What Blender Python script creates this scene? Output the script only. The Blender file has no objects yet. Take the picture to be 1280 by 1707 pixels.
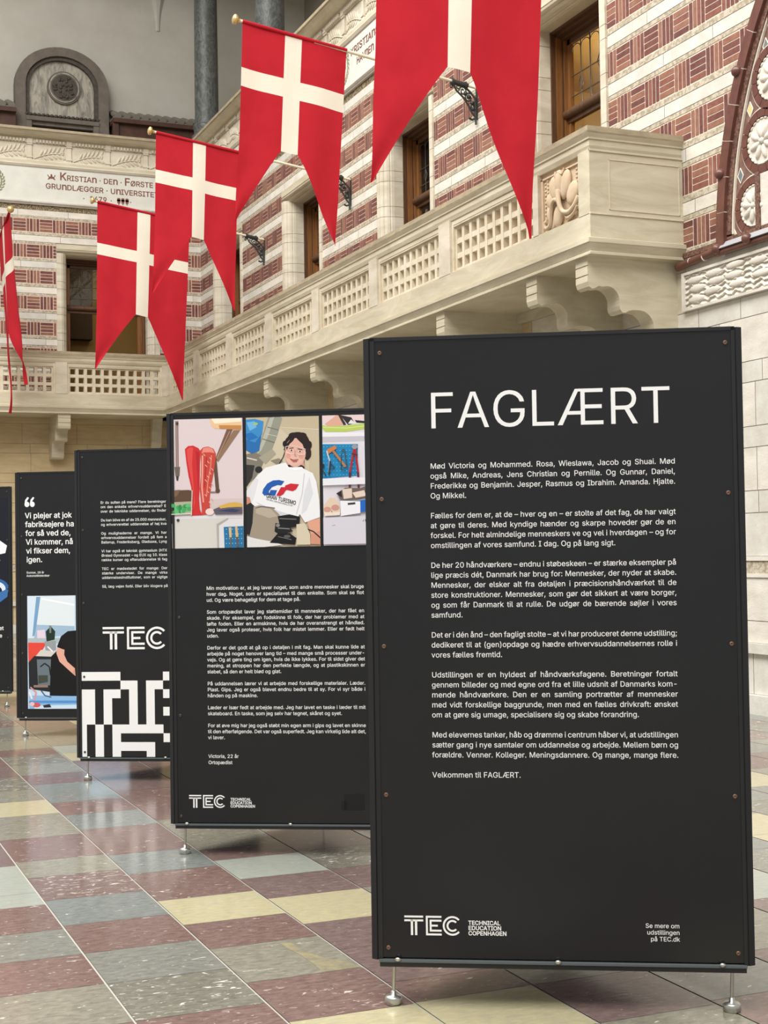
import bpy, bmesh, math, random
from mathutils import Vector, Matrix
from mathutils.geometry import tessellate_polygon
SC = bpy.context.scene
COL = SC.collection
rnd = random.Random(7)
PI = math.pi

# ------------------------------------------------------------------ camera
F_PX, YAW, PITCH, ROLL, EYE = 2379.17, 0.396519, 0.027876, 0.0151399, 1.5
fw = Vector((math.sin(YAW)*math.cos(PITCH), math.cos(YAW)*math.cos(PITCH), math.sin(PITCH)))
r0 = Vector((math.cos(YAW), -math.sin(YAW), 0)); d0 = -r0.cross(fw)
cr = r0*math.cos(ROLL) + d0*math.sin(ROLL)
cd = -r0*math.sin(ROLL) + d0*math.cos(ROLL)
cam = bpy.data.cameras.new('camera')
cam.sensor_fit = 'HORIZONTAL'; cam.sensor_width = 36.0
cam.lens = F_PX*36.0/1280.0
cam.clip_end = 200
cam_o = bpy.data.objects.new('camera', cam); COL.objects.link(cam_o)
M = Matrix((( cr.x, -cd.x, -fw.x, 0), (cr.y, -cd.y, -fw.y, 0), (cr.z, -cd.z, -fw.z, EYE), (0, 0, 0, 1)))
cam_o.matrix_world = M
SC.camera = cam_o

# ------------------------------------------------------------------ light
world = bpy.data.worlds.new('hall_light'); SC.world = world
world.use_nodes = True
bg = world.node_tree.nodes['Background']
bg.inputs[0].default_value = (1.0, 0.985, 0.96, 1); bg.inputs[1].default_value = 0.52
def area(name, loc, sx, sy, watt, rot=(0, 0, 0), col=(1, 1, 1)):
    l = bpy.data.lights.new(name, 'AREA'); l.shape = 'RECTANGLE'; l.size = sx; l.size_y = sy
    l.energy = watt; l.color = col
    o = bpy.data.objects.new(name, l); COL.objects.link(o); o.location = loc; o.rotation_euler = rot
    return o
area('skylight', (-3.0, 7.0, 18.0), 11, 32, 10300, (0, 0, 0), (1.0, 0.99, 0.965))
SC.view_settings.view_transform = 'Standard'; SC.view_settings.look = 'None'
SC.view_settings.gamma = 1.0; SC.view_settings.use_curve_mapping = False
SC.view_settings.exposure = 0.13

# ------------------------------------------------------------------ materials
def lin(c):
    return tuple(((v/255.0)/12.92 if v/255.0 <= 0.04045 else ((v/255.0+0.055)/1.055)**2.4) for v in c)
MATS = {}
def mat(name, rgb, rough=0.6, spec=0.5, metal=0.0, rgb2=None, scale=3.0, stretch=(1, 1, 1), lo=0.35, hi=0.65,
        bump=0.0, bscale=40.0, detail=6, distort=0.0, fleck=None, fleck_lo=0.66, fleck_scale=(12, 40, 40), emit=0):
    if name in MATS: return MATS[name]
    m = bpy.data.materials.new(name); m.use_nodes = True
    nt = m.node_tree; N = nt.nodes; L = nt.links
    b = N['Principled BSDF']
    b.inputs['Roughness'].default_value = rough; b.inputs['Metallic'].default_value = metal
    b.inputs['Specular IOR Level'].default_value = spec
    c1 = (*lin(rgb), 1); b.inputs['Base Color'].default_value = c1
    m.diffuse_color = c1
    if rgb2 or bump or fleck:
        tc = N.new('ShaderNodeTexCoord'); mp = N.new('ShaderNodeMapping'); mp.inputs['Scale'].default_value = stretch
        L.new(tc.outputs['Object'], mp.inputs[0])
    colsock = None
    if rgb2:
        n = N.new('ShaderNodeTexNoise'); n.inputs['Scale'].default_value = scale; n.inputs['Detail'].default_value = detail
        n.inputs['Roughness'].default_value = 0.65; n.inputs['Distortion'].default_value = distort
        L.new(mp.outputs[0], n.inputs[0])
        r = N.new('ShaderNodeValToRGB'); r.color_ramp.elements[0].position = lo; r.color_ramp.elements[1].position = hi
        r.color_ramp.elements[0].color = c1; r.color_ramp.elements[1].color = (*lin(rgb2), 1)
        L.new(n.outputs[0], r.inputs[0]); colsock = r.outputs[0]
    if fleck:
        mp2 = N.new('ShaderNodeMapping'); mp2.inputs['Scale'].default_value = fleck_scale; L.new(tc.outputs['Object'], mp2.inputs[0])
        n2 = N.new('ShaderNodeTexNoise'); n2.inputs['Scale'].default_value = 1.0; n2.inputs['Detail'].default_value = 3
        n2.inputs['Distortion'].default_value = 1.2
        L.new(mp2.outputs[0], n2.inputs[0])
        r2 = N.new('ShaderNodeValToRGB'); r2.color_ramp.elements[0].position = fleck_lo; r2.color_ramp.elements[1].position = fleck_lo+0.05
        r2.color_ramp.elements[0].color = (0, 0, 0, 1); r2.color_ramp.elements[1].color = (1, 1, 1, 1)
        L.new(n2.outputs[0], r2.inputs[0])
        mx = N.new('ShaderNodeMix'); mx.data_type = 'RGBA'
        L.new(r2.outputs[0], mx.inputs['Factor'])
        if colsock: L.new(colsock, mx.inputs['A'])
        else: mx.inputs['A'].default_value = c1
        mx.inputs['B'].default_value = (*lin(fleck), 1); colsock = mx.outputs['Result']
    if colsock: L.new(colsock, b.inputs['Base Color'])
    if bump:
        n3 = N.new('ShaderNodeTexNoise'); n3.inputs['Scale'].default_value = bscale; n3.inputs['Detail'].default_value = 4
        L.new(mp.outputs[0], n3.inputs[0])
        bp = N.new('ShaderNodeBump'); bp.inputs['Strength'].default_value = bump; bp.inputs['Distance'].default_value = 0.01
        L.new(n3.outputs[0], bp.inputs['Height']); L.new(bp.outputs[0], b.inputs['Normal'])
    MATS[name] = m
    return m

STONE = mat('cream_limestone', (212, 204, 186), 0.75, 0.3, rgb2=(190, 180, 158), scale=1.6, stretch=(1, 1, 3), bump=0.15, distort=0.6)
STONE_W = mat('pale_limestone', (222, 216, 204), 0.75, 0.3, rgb2=(203, 196, 182), scale=3.0, stretch=(1, 1, 2), bump=0.2)
STONE_W2 = mat('pale_limestone_grey', (212, 208, 198), 0.75, 0.3, rgb2=(196, 190, 178), scale=4.0, bump=0.2)
STONE_T = mat('tan_limestone', (205, 184, 144), 0.75, 0.3, rgb2=(186, 165, 126), scale=1.4, stretch=(1, 1, 4), bump=0.15, distort=0.5)
STONE_B = mat('balcony_limestone', (204, 196, 172), 0.7, 0.3, rgb2=(184, 174, 148), scale=1.3, stretch=(1, 1, 5), bump=0.12, distort=1.0)
STONE_L = mat('lattice_limestone', (216, 206, 184), 0.75, 0.3, rgb2=(198, 186, 160), scale=6, bump=0.1)
STONE_D = mat('weathered_coping', (150, 138, 116), 0.8, 0.3, rgb2=(176, 162, 134), scale=5, stretch=(1, 1, 3), bump=0.2)
STONE_R = mat('carved_pinkish_limestone', (214, 194, 166), 0.75, 0.3, rgb2=(200, 178, 148), scale=5, bump=0.15)
JOINT = mat('grey_joint', (120, 112, 98), 0.9)
MORTAR = mat('pink_mortar', (224, 204, 188), 0.9)
ORN = mat('ornament_strip', (192, 182, 162), 0.8, 0.3, rgb2=(158, 146, 124), scale=22, lo=0.42, hi=0.6, bump=0.8, bscale=30, detail=2)
ORN_D = mat('ornament_strip_dark', (150, 136, 108), 0.8, 0.3, rgb2=(95, 80, 58), scale=30, lo=0.45, hi=0.55, bump=0.8, bscale=30, detail=2)
BRICK = [mat('brick_%s' % n, c, 0.7, 0.3, rgb2=c2, scale=14, bump=0.25) for n, c, c2 in (
    ('maroon', (100, 58, 50), (120, 76, 66)), ('red', (118, 70, 58), (136, 88, 74)),
    ('rust', (130, 86, 68), (148, 106, 86)), ('plum', (96, 56, 51), (114, 73, 66)))]
TILE_BR = mat('glazed_brown_terracotta', (92, 56, 47), 0.35, 0.5, rgb2=(108, 68, 57), scale=8, bump=0.1)
TILE_DK = mat('dark_rope_terracotta', (92, 64, 54), 0.5, 0.5, rgb2=(124, 90, 74), scale=40, lo=0.45, hi=0.55, bump=0.8, bscale=50, detail=1)
MOSAIC = mat('mosaic_brown', (132, 98, 82), 0.6, rgb2=(104, 78, 70), scale=12)
MOSAIC_G = mat('mosaic_ochre', (206, 190, 130), 0.6)
MOSAIC_B = mat('mosaic_slate', (110, 116, 116), 0.6)
WHITE_L = mat('white_line', (232, 224, 208), 0.7)
WOOD = mat('golden_brown_wood', (132, 88, 46), 0.45, 0.4, rgb2=(112, 72, 36), scale=6, stretch=(6, 6, 0.6), bump=0.05)
WOOD_D = mat('dark_brown_wood', (92, 62, 38), 0.5, 0.4, rgb2=(70, 46, 28), scale=6, stretch=(6, 6, 0.6))
WOOD_R = mat('reddish_dark_timber', (84, 56, 44), 0.6, 0.3, rgb2=(64, 44, 36), scale=5)
LEAD = mat('lead_came', (70, 62, 50), 0.5, 0.5)
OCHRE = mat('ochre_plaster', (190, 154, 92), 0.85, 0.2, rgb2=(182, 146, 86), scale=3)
OCHRE_D = mat('dim_ochre_plaster', (150, 122, 74), 0.85, 0.2)  # darker copy of the ochre, the back room's dim light put into the colour
DARKROOM = mat('dark_room_brown', (70, 54, 40), 0.8, 0.2)  # dark brown carries the darkness of the window rooms in its colour
WHITE_P = mat('grey_white_plaster', (186, 182, 172), 0.9, 0.2, rgb2=(178, 173, 162), scale=1.5)
GALL = mat('gallery_vault_plaster', (150, 142, 128), 0.9, 0.2)
GRANITE = mat('grey_granite', (72, 74, 72), 0.45, 0.4, rgb2=(104, 106, 102), scale=7, stretch=(1, 1, 0.6), distort=2.5, lo=0.4, hi=0.62)
NICHE = mat('brown_grey_stone', (112, 102, 92), 0.7, 0.3, rgb2=(96, 88, 80), scale=5, bump=0.2)
NICHE_D = mat('dark_carved_stone', (66, 60, 54), 0.7, 0.3, rgb2=(84, 76, 68), scale=14, bump=0.6)
MARBLE = mat('streaked_grey_marble', (168, 160, 146), 0.5, 0.4, rgb2=(112, 108, 100), scale=3.0, stretch=(3, 3, 0.7), distort=1.5, lo=0.42, hi=0.66)
NICHE_SHADE = mat('painted_recess_shade', (30, 26, 22), 0.9, 0.1)  # near-black colour stands in for the shade in the niche base
ROOFT = mat('grey_roof_tile', (118, 112, 102), 0.8, 0.2)
RED = None
LETTER_BR = mat('brown_painted_letter', (122, 82, 68), 0.8, 0.2)
WREATH = mat('green_mosaic_wreath', (96, 118, 88), 0.7, rgb2=(150, 140, 110), scale=22, lo=0.45, hi=0.55)
BAND = mat('inscription_band_stone', (214, 212, 202), 0.7, 0.3, rgb2=(202, 200, 190), scale=2.5, bump=0.08)
POLE_W = mat('cream_painted_pole', (226, 216, 190), 0.4, 0.5)
POLE_R = mat('red_brown_pole', (120, 62, 46), 0.5, 0.4)
BRASS = mat('brass_knob', (214, 184, 122), 0.3, 0.5, metal=0.6)
IRON = mat('black_wrought_iron', (58, 60, 56), 0.5, 0.5, metal=0.3)
PANEL = mat('black_laminate_sheet', (23, 24, 26), 0.25, 0.45, rgb2=(27, 28, 30), scale=1.2, bump=0.02, bscale=2.0)
FRAME = mat('black_aluminium_frame', (26, 27, 29), 0.42, 0.5)
FRAME_G = mat('worn_grey_aluminium_edge', (86, 92, 94), 0.4, 0.5)
STEEL = mat('galvanised_steel', (190, 190, 182), 0.3, 0.5, metal=0.9)
RUST = mat('rusty_bolt', (120, 92, 74), 0.5, 0.5, metal=0.4)
BOLT_K = mat('dark_bolt', (84, 82, 80), 0.4, 0.5, metal=0.6)
PRINT_W = mat('white_print', (243, 243, 241), 0.45, 0.3)
GROUT = mat('pale_floor_joint', (168, 164, 154), 0.5)
TAPE = mat('matt_black_tape', (26, 26, 26), 0.7, 0.3)

def cloth_mat(name, rgb, rgb2):
    m = mat(name, rgb, 0.85, 0.15, rgb2=rgb2, scale=2.0, bump=0.08, bscale=300)
    nt = m.node_tree; b = nt.nodes['Principled BSDF']; out = nt.nodes['Material Output']
    t = nt.nodes.new('ShaderNodeBsdfTranslucent'); t.inputs[0].default_value = (*lin(rgb), 1)
    mx = nt.nodes.new('ShaderNodeMixShader'); mx.inputs[0].default_value = 0.22
    nt.links.new(b.outputs[0], mx.inputs[1]); nt.links.new(t.outputs[0], mx.inputs[2]); nt.links.new(mx.outputs[0], out.inputs[0])
    return m
RED = cloth_mat('red_flag_cloth', (192, 40, 52), (180, 34, 46))
WHT = cloth_mat('white_flag_cloth', (240, 232, 216), (234, 226, 208))
GLASS = bpy.data.materials.new('window_glass'); GLASS.use_nodes = True
_n = GLASS.node_tree; _n.nodes.remove(_n.nodes['Principled BSDF'])
_t = _n.nodes.new('ShaderNodeBsdfTransparent'); _g = _n.nodes.new('ShaderNodeBsdfGlossy'); _g.inputs['Roughness'].default_value = 0.02
_lw = _n.nodes.new('ShaderNodeLayerWeight'); _p = _n.nodes.new('ShaderNodeMath'); _p.operation = 'POWER'; _p.inputs[1].default_value = 4.0; _n.links.new(_lw.outputs['Facing'], _p.inputs[0])
_f = _n.nodes.new('ShaderNodeMath'); _f.operation = 'MULTIPLY_ADD'; _f.inputs[1].default_value = 0.6; _f.inputs[2].default_value = 0.03; _n.links.new(_p.outputs[0], _f.inputs[0]); _m = _n.nodes.new('ShaderNodeMixShader')
_t.inputs[0].default_value = (0.93, 0.93, 0.9, 1)
_n.links.new(_f.outputs[0], _m.inputs[0]); _n.links.new(_t.outputs[0], _m.inputs[1]); _n.links.new(_g.outputs[0], _m.inputs[2])
_n.links.new(_m.outputs[0], _n.nodes['Material Output'].inputs[0])

# ------------------------------------------------------------------ mesh helpers
class MB:
    def __init__(s): s.v = []; s.f = []; s.m = []; s.mats = []; s.sm = []
    def mi(s, m):
        if m not in s.mats: s.mats.append(m)
        return s.mats.index(m)
    def face(s, pts, m, smooth=False):
        i = len(s.v); s.v += [tuple(p) for p in pts]; s.f.append(tuple(range(i, i+len(pts)))); s.m.append(s.mi(m)); s.sm.append(smooth)
    def mesh(s, vs, fs, m, smooth=False):
        i = len(s.v); s.v += [tuple(p) for p in vs]; k = s.mi(m)
        for f in fs: s.f.append(tuple(i+j for j in f)); s.m.append(k); s.sm.append(smooth)
    def box(s, a, b, m, T=None):
        x0, y0, z0 = a; x1, y1, z1 = b
        vs = [(x0,y0,z0),(x1,y0,z0),(x1,y1,z0),(x0,y1,z0),(x0,y0,z1),(x1,y0,z1),(x1,y1,z1),(x0,y1,z1)]
        if T: vs = [T(*p) for p in vs]
        s.mesh(vs, [(0,3,2,1),(4,5,6,7),(0,1,5,4),(1,2,6,5),(2,3,7,6),(3,0,4,7)], m)
    def prism(s, poly, h0, h1, m, T, m2=None, smooth=False):   # poly (a,b) extruded along c; T(a,b,c)->xyz
        n = len(poly)
        vs = [T(a, b, h0) for a, b in poly] + [T(a, b, h1) for a, b in poly]
        s.mesh(vs, [(i, (i+1) % n, n+(i+1) % n, n+i) for i in range(n)], m2 or m, smooth)
        tri = tessellate_polygon([[Vector((a, b, 0)) for a, b in poly]])
        s.mesh(vs, [tuple(t) for t in tri] + [tuple(n+q for q in reversed(t)) for t in tri], m)
    def tube(s, pts, r, m, n=8, smooth=True, cap=True):
        pts = [Vector(p) for p in pts]; rings = []
        up = None
        for i, p in enumerate(pts):
            t = (pts[min(i+1, len(pts)-1)] - pts[max(i-1, 0)]).normalized()
            if up is None: up = t.orthogonal().normalized()
            up = (up - t*up.dot(t)); up = up.normalized() if up.length > 1e-6 else t.orthogonal().normalized()
            bi = t.cross(up); rr = r[i] if isinstance(r, (list, tuple)) else r
            rings.append([p + (up*math.cos(2*PI*k/n) + bi*math.sin(2*PI*k/n))*rr for k in range(n)])
        vs = [q for R in rings for q in R]; fs = []
        for i in range(len(pts)-1):
            for k in range(n): fs.append((i*n+k, i*n+(k+1) % n, (i+1)*n+(k+1) % n, (i+1)*n+k))
        s.mesh(vs, fs, m, smooth)
        if cap: s.face(rings[0][::-1], m); s.face(rings[-1], m)
    def lathe(s, prof, c, m, n=16, axis=None, smooth=True):   # prof (r,h) around axis through c
        ax = Vector(axis or (0, 0, 1)).normalized(); u = ax.orthogonal().normalized(); w = ax.cross(u); c = Vector(c)
        vs = [c + ax*h + (u*math.cos(2*PI*k/n) + w*math.sin(2*PI*k/n))*r for r, h in prof for k in range(n)]
        fs = [(i*n+k, i*n+(k+1) % n, (i+1)*n+(k+1) % n, (i+1)*n+k) for i in range(len(prof)-1) for k in range(n)]
        s.mesh(vs, fs, m, smooth)
        s.face(vs[:n][::-1], m); s.face(vs[-n:], m)
    def ell(s, c, r, m, T=None, nu=14, nv=8, rot=0):   # ellipsoid in local (a,b,c)
        vs = []; ca, sa = math.cos(rot), math.sin(rot)
        for j in range(nv+1):
            th = PI*j/nv
            for k in range(nu):
                ph = 2*PI*k/nu
                a = r[0]*math.sin(th)*math.cos(ph); b = r[1]*math.cos(th); d = r[2]*math.sin(th)*math.sin(ph)
                p = (c[0]+a*ca-b*sa, c[1]+a*sa+b*ca, c[2]+d)
                vs.append(T(*p) if T else p)
        fs = [(j*nu+k, j*nu+(k+1) % nu, (j+1)*nu+(k+1) % nu, (j+1)*nu+k) for j in range(nv) for k in range(nu)]
        s.mesh(vs, fs, m, True)
    def build(s, name, parent=None, local=False, **props):
        me = bpy.data.meshes.new(name); me.from_pydata(s.v, [], s.f)
        for m in s.mats: me.materials.append(m)
        me.polygons.foreach_set('material_index', s.m); me.polygons.foreach_set('use_smooth', s.sm)
        me.update()
        bm = bmesh.new(); bm.from_mesh(me); bmesh.ops.recalc_face_normals(bm, faces=bm.faces); bm.to_mesh(me); bm.free()
        o = bpy.data.objects.new(name, me); COL.objects.link(o)
        if parent:
            o.parent = parent
            if parent.type == 'EMPTY' and not local:
                o.matrix_parent_inverse = (Matrix.Translation(parent.location) @ parent.rotation_euler.to_matrix().to_4x4()).inverted()
        for k, v in props.items(): o[k] = v
        return o
def thing(name, label, cat, loc=(0, 0, 0), rz=0, group=None):
    o = bpy.data.objects.new(name, None); COL.objects.link(o); o.location = loc; o.rotation_euler = (0, 0, rz)
    o.empty_display_size = 0.1
    o['label'] = label; o['category'] = cat
    if group: o['group'] = group
    return o
def structure(mb, name, parent=None):
    return mb.build(name, parent, kind='structure') if not parent else mb.build(name, parent)
def clip_open(u0, u1, z0, z1, opens):
    segs = [(u0, u1)]
    for a, b, c, d in opens:
        if c < z1-1e-4 and d > z0+1e-4:
            out = []
            for p, q in segs:
                if b <= p or a >= q: out.append((p, q)); continue
                if a > p: out.append((p, a))
                if b < q: out.append((b, q))
            segs = out
    return segs
def sweep(mb, prof, path, m, close=True):
    """prof: (d,z) loop; path: functions of d giving the plan points"""
    n = len(prof); rows = [[(*p(d), z) for d, z in prof] for p in path]
    vs = [q for R in rows for q in R]
    for i in range(len(path)-1):
        for k in range(n if close else n-1):
            mm = m(k) if callable(m) else m
            mb.mesh([vs[i*n+k], vs[i*n+(k+1) % n], vs[(i+1)*n+(k+1) % n], vs[(i+1)*n+k]], [(0, 1, 2, 3)], mm)
    if close:
        tri = tessellate_polygon([[Vector((d, z, 0)) for d, z in prof]])
        mm = m(0) if callable(m) else m
        mb.mesh(rows[0], [tuple(t) for t in tri], mm); mb.mesh(rows[-1], [tuple(t) for t in tri], mm)
# ================================================================== STRUCTURE
W, B, PX, QY, EY = 8.013, 28.9, 6.974, 27.8, 11.532     # right wall x, back wall y, balcony faces, balcony end
RT = lambda u, z, d: (W-d, u, z)      # right wall: u = y
BK = lambda u, z, d: (u, B-d, z)      # back wall:  u = x

# ---- floor: slabs in long rows
def tile(name, c, c2, fl=None, lo=0.66):
    return mat(name, c, 0.16, 0.5, rgb2=c2, scale=22, stretch=(1, 2.2, 1), lo=0.36, hi=0.66, fleck=fl, fleck_lo=lo, fleck_scale=(17, 48, 40), bump=0.04, bscale=30, distort=0.5)
T_R = tile('red_slab', (100, 79, 74), (124, 102, 95), (190, 180, 170), 0.66)
T_R2 = tile('red_slab_flecked', (98, 78, 73), (122, 102, 95), (204, 194, 184), 0.6)
T_P = tile('purple_slab', (100, 82, 79), (122, 104, 99), (186, 178, 168), 0.68)
T_G = tile('grey_slab', (104, 104, 97), (128, 127, 118), (196, 194, 182), 0.66)
T_G2 = tile('dark_grey_slab', (98, 95, 86), (124, 120, 108), (202, 198, 186), 0.62)
T_B = tile('blue_grey_slab', (102, 106, 102), (126, 128, 122), (190, 194, 184), 0.69)
T_O = tile('olive_slab', (112, 108, 96), (138, 133, 118), (196, 190, 174), 0.67)
T_Y = tile('buff_slab', (158, 152, 126), (176, 166, 130), (190, 184, 160), 0.7)
T_L = tile('pale_green_slab', (140, 146, 138), (156, 157, 144), (206, 206, 192), 0.7)
near = {  # column index (0 = x .58..1.025) : (list of joints from far to near, slab of each gap)
 0: ([7.15, 6.54, 6.30, 5.86, 5.46, 5.05, 4.60, 4.15], [T_L, T_L, T_R, T_G, T_R, T_O, T_R]),
 1: ([8.5, 7.81, 7.22, 6.84, 6.36, 5.90, 5.46, 5.04, 4.60, 4.15], [T_O, T_R, T_O, T_R2, T_B, T_R, T_G, T_G2, T_R]),
 2: ([10.05, 9.6, 8.85, 8.4, 7.91, 7.18, 6.71, 6.14, 5.70, 5.31, 4.84, 4.38, 3.93], [T_R, T_B, T_R, T_B, T_R, T_B, T_R, T_Y, T_R, T_O, T_R, T_Y]),
 3: ([10.1, 9.62, 9.1, 8.0, 7.1, 6.82, 6.38, 5.97, 5.50, 5.09, 4.63, 4.39, 3.95, 3.5], [T_R, T_P, T_R, T_O, T_R, T_L, T_P, T_Y, T_P, T_P, T_R, T_Y, T_R]),
 4: ([7.9, 7.4, 6.84, 6.39, 5.98, 5.5, 5.0, 4.6, 4.39, 3.95, 3.5], [T_O, T_R, T_G2, T_P, T_O, T_R, T_O, T_O, T_P, T_O])}
fl = MB()
fl.face([(-12, -5, -0.004), (8.2, -5, -0.004), (8.2, 29.2, -0.004), (-12, 29.2, -0.004)], GROUT)
fpool = [T_R, T_R, T_R2, T_P, T_P, T_G, T_G, T_G2, T_O, T_O, T_B, T_Y, T_L]
for c in range(-28, 17):
    x0 = 0.583+c*0.4455; x1 = x0+0.4455
    if x0 > 8.0: break
    j, t = near.get(c, ([], []))
    ys = []
    top = j[0] if j else 0.1+rnd.random()*0.3
    y = top; far = []
    while y < 29.0:
        y2 = y+rnd.choice((0.38, 0.44, 0.44, 0.5, 0.56)); far.append((y, y2, rnd.choice(fpool))); y = y2
    for i in range(len(t)): far.append((j[i+1], j[i], t[i]))
    y = j[-1] if j else top
    while y > -4.8:
        y2 = y-rnd.choice((0.38, 0.44, 0.5)); far.append((y2, y, rnd.choice(fpool))); y = y2
    prev = None
    for a, b, m in far:
        g = 0.0042 if -2 < c < 8 else 0.0035; h = 0.0013
        fl.face([(x0+g, a+h, 0), (x1-g, a+h, 0), (x1-g, b-h, 0), (x0+g, b-h, 0)], m)
fl.face([(x, y, 0.0006) for x, y in [(1.744, 5.279), (1.788, 5.258), (1.79, 5.152), (1.83, 5.015), (1.891, 4.929), (1.905, 4.846), (1.767, 4.846), (1.768, 4.966), (1.765, 5.081), (1.75, 5.183)]], mat('ochre_stain_slab', (150, 140, 108), 0.16, 0.5, rgb2=(122, 117, 100), scale=18))
structure(fl, 'floor')

# ---- wall cladding
def stones(mb, fr, u0, u1, z0, z1, opens, m1, m2=None, ln=(0.6, 1.1), gap=0.006, d=0.0, seed=0):
    r = random.Random(int(z0*1000)+seed)
    for a, b in clip_open(u0, u1, z0, z1, opens):
        u = a - r.random()*0.3
        while u < b-0.01:
            e = u+r.uniform(*ln)
            if b-e < 0.15: e = b
            p, q = max(a, u), min(b, e)
            if q-p > 0.02:
                mb.face([fr(p+gap/2 if p > a else p, z0+gap/2, d), fr(q-gap/2 if q < b else q, z0+gap/2, d), fr(q-gap/2 if q < b else q, z1-gap/2, d), fr(p+gap/2 if p > a else p, z1-gap/2, d)],
                        m2 if m2 and r.random() < 0.45 else m1)
            u = e
def strip(mb, fr, u0, u1, z0, z1, opens, m, d=0.0):
    for a, b in clip_open(u0, u1, z0, z1, opens):
        if d > 0.002:
            T = lambda x, y, z: fr(x, z, y)
            mb.box((a, -0.01, z0), (b, d, z1), m, T)
        else: mb.face([fr(a, z0, d), fr(b, z0, d), fr(b, z1, d), fr(a, z1, d)], m)
def bricks(mb, fr, u0, u1, z0, z1, opens, phase, par):
    cw = 0.26; g = 0.012; h = z1-z0
    k0 = int(math.floor((u0-phase)/cw))-1
    for a, b in clip_open(u0, u1, z0, z1, opens):
        for k in range(k0, int((u1-phase)/cw)+2):
            c = phase+k*cw
            if c > b or c+cw < a: continue
            for i in range(4):
                if (k+par) % 2 == 0:
                    p, q, s, t = c+g/2+i*cw/4, c+(i+1)*cw/4-g/2, z0+0.002, z1-0.002
                else:
                    p, q, s, t = c+g/2, c+cw-g/2, z0+i*h/4+g/2, z0+(i+1)*h/4-g/2
                p = max(p, a+0.005); q = min(q, b-0.005)
                if q-p > 0.012: mb.face([fr(p, s, 0), fr(q, s, 0), fr(q, t, 0), fr(p, t, 0)], rnd.choice(BRICK))
def backing(mb, fr, u0, u1, z0, z1, opens, m):
    us = sorted({u0, u1, *[o[0] for o in opens], *[o[1] for o in opens]}); us = [u for u in us if u0 <= u <= u1]
    for a, b in zip(us, us[1:]):
        zs = [(z0, z1)]
        for o in opens:
            if o[0] < b-1e-4 and o[1] > a+1e-4:
                zs = [(p, q) for s, t in zs for p, q in ((s, min(t, o[2])), (max(s, o[3]), t)) if q > p]
        for p, q in zs: mb.face([fr(a, p, -0.007), fr(b, p, -0.007), fr(b, q, -0.007), fr(a, q, -0.007)], m)
ROWS = [4.64, 5.16, 5.68, 6.20, 6.72, 7.24, 7.76, 8.28]
def upper(mb, fr, u0, u1, opens, phase, zoff=0.0):
    backing(mb, fr, u0, u1, 4.2, 8.62, opens, JOINT)
    backing2 = MORTAR
    for i, zt in enumerate(ROWS):
        zt += zoff; zb = zt-0.26
        for a, b in clip_open(u0, u1, zb, zt, opens): mb.face([fr(a, zb-0.012, -0.004), fr(b, zb-0.012, -0.004), fr(b, zt+0.012, -0.004), fr(a, zt+0.012, -0.004)], backing2)
        bricks(mb, fr, u0, u1, zb, zt, opens, phase, i)
        strip(mb, fr, u0, u1, zt+0.012, zt+0.055, opens, ORN)
        strip(mb, fr, u0, u1, zb-0.07, zb-0.012, opens, ORN)
        if i < 7: stones(mb, fr, u0, u1, zt+0.058, zt+0.187, opens, STONE_W, STONE_W2, (0.8, 1.4), seed=i)
    strip(mb, fr, u0, u1, 4.2, 4.305, opens, STONE_W)
    stones(mb, fr, u0, u1, 8.335, 8.46, opens, STONE_W, STONE_W2, (0.8, 1.4))
    strip(mb, fr, u0, u1, 8.46, 8.56, opens, ORN_D)
def lower(mb, tb, fr, u0, u1, ztop, m1, m2, d=0.0):
    opens = []
    z = [0.17, 0.54]; 
    strip(tb, fr, u0, u1, 0.0, 0.17, opens, STONE_W2, 0.06)
    stones(mb, fr, u0, u1, 0.17, 0.54, opens, m1, m2, (1.0, 1.8))
    strip(tb, fr, u0, u1, 0.54, 0.63, opens, STONE_W2, 0.04)
    for a, b in ((0.63, 0.83), (0.83, 1.22)): stones(mb, fr, u0, u1, a, b, opens, m1, m2)
    strip(tb, fr, u0, u1, 1.22, 1.255, opens, m1, 0.012); strip(mb, fr, u0, u1, 1.255, 1.37, opens, ORN); strip(tb, fr, u0, u1, 1.37, 1.41, opens, m1, 0.012)
    zs = [1.41, 1.80, 2.00, 2.39, 2.58, 2.98, 3.17, 3.57, 3.76, 4.16]
    for a, b in zip(zs, zs[1:]):
        if a >= ztop-0.02: break
        stones(mb, fr, u0, u1, a, min(b, ztop), opens, m1, m2, (0.5, 0.9) if b-a < 0.3 else (0.8, 1.5))
    backing(mb, fr, u0, u1, 0, 4.2, opens, JOINT)
WIN_C = [13.82, 18.19, 22.52, 26.89]
OP_R = [(c-0.98, c+0.98, 4.4, 7.80) for c in WIN_C]
OP_B = [(5.03, 7.13, 4.4, 7.80)]
wr = MB(); tb_ = MB()
lower(wr, tb_, RT, 5.0, B, 3.76, STONE_W, STONE_W2)
stones(wr, RT, 11.5, B, 3.76, 4.16, [], STONE_T, STONE, (0.8, 1.5)); strip(wr, RT, 11.5, B, 4.16, 4.2, [], STONE)
strip(wr, RT, 5.0, 11.5, 3.76, 4.2, [], STONE_W)
upper(wr, RT, 5.0, B, OP_R, 11.11-0.26*20)
backing(wr, RT, 5.0, B, 8.55, 9.9, [], STONE)
structure(wr, 'wall_right'); structure(tb_, 'baseboard_right')
wb = MB(); tb_ = MB()
lower(wb, tb_, BK, -12, W, 3.76, STONE_T, STONE_T); stones(wb, BK, -12, W, 3.76, 4.16, [], STONE_T, None, (0.8, 1.5)); strip(tb_, BK, -12, W, 4.16, 4.27, [], STONE_T, 0.05)
upper(wb, BK, -2, W, OP_B, 4.70-0.26*30)
backing(wb, BK, -2, W, 8.55, 9.9, [], STONE)
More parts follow.
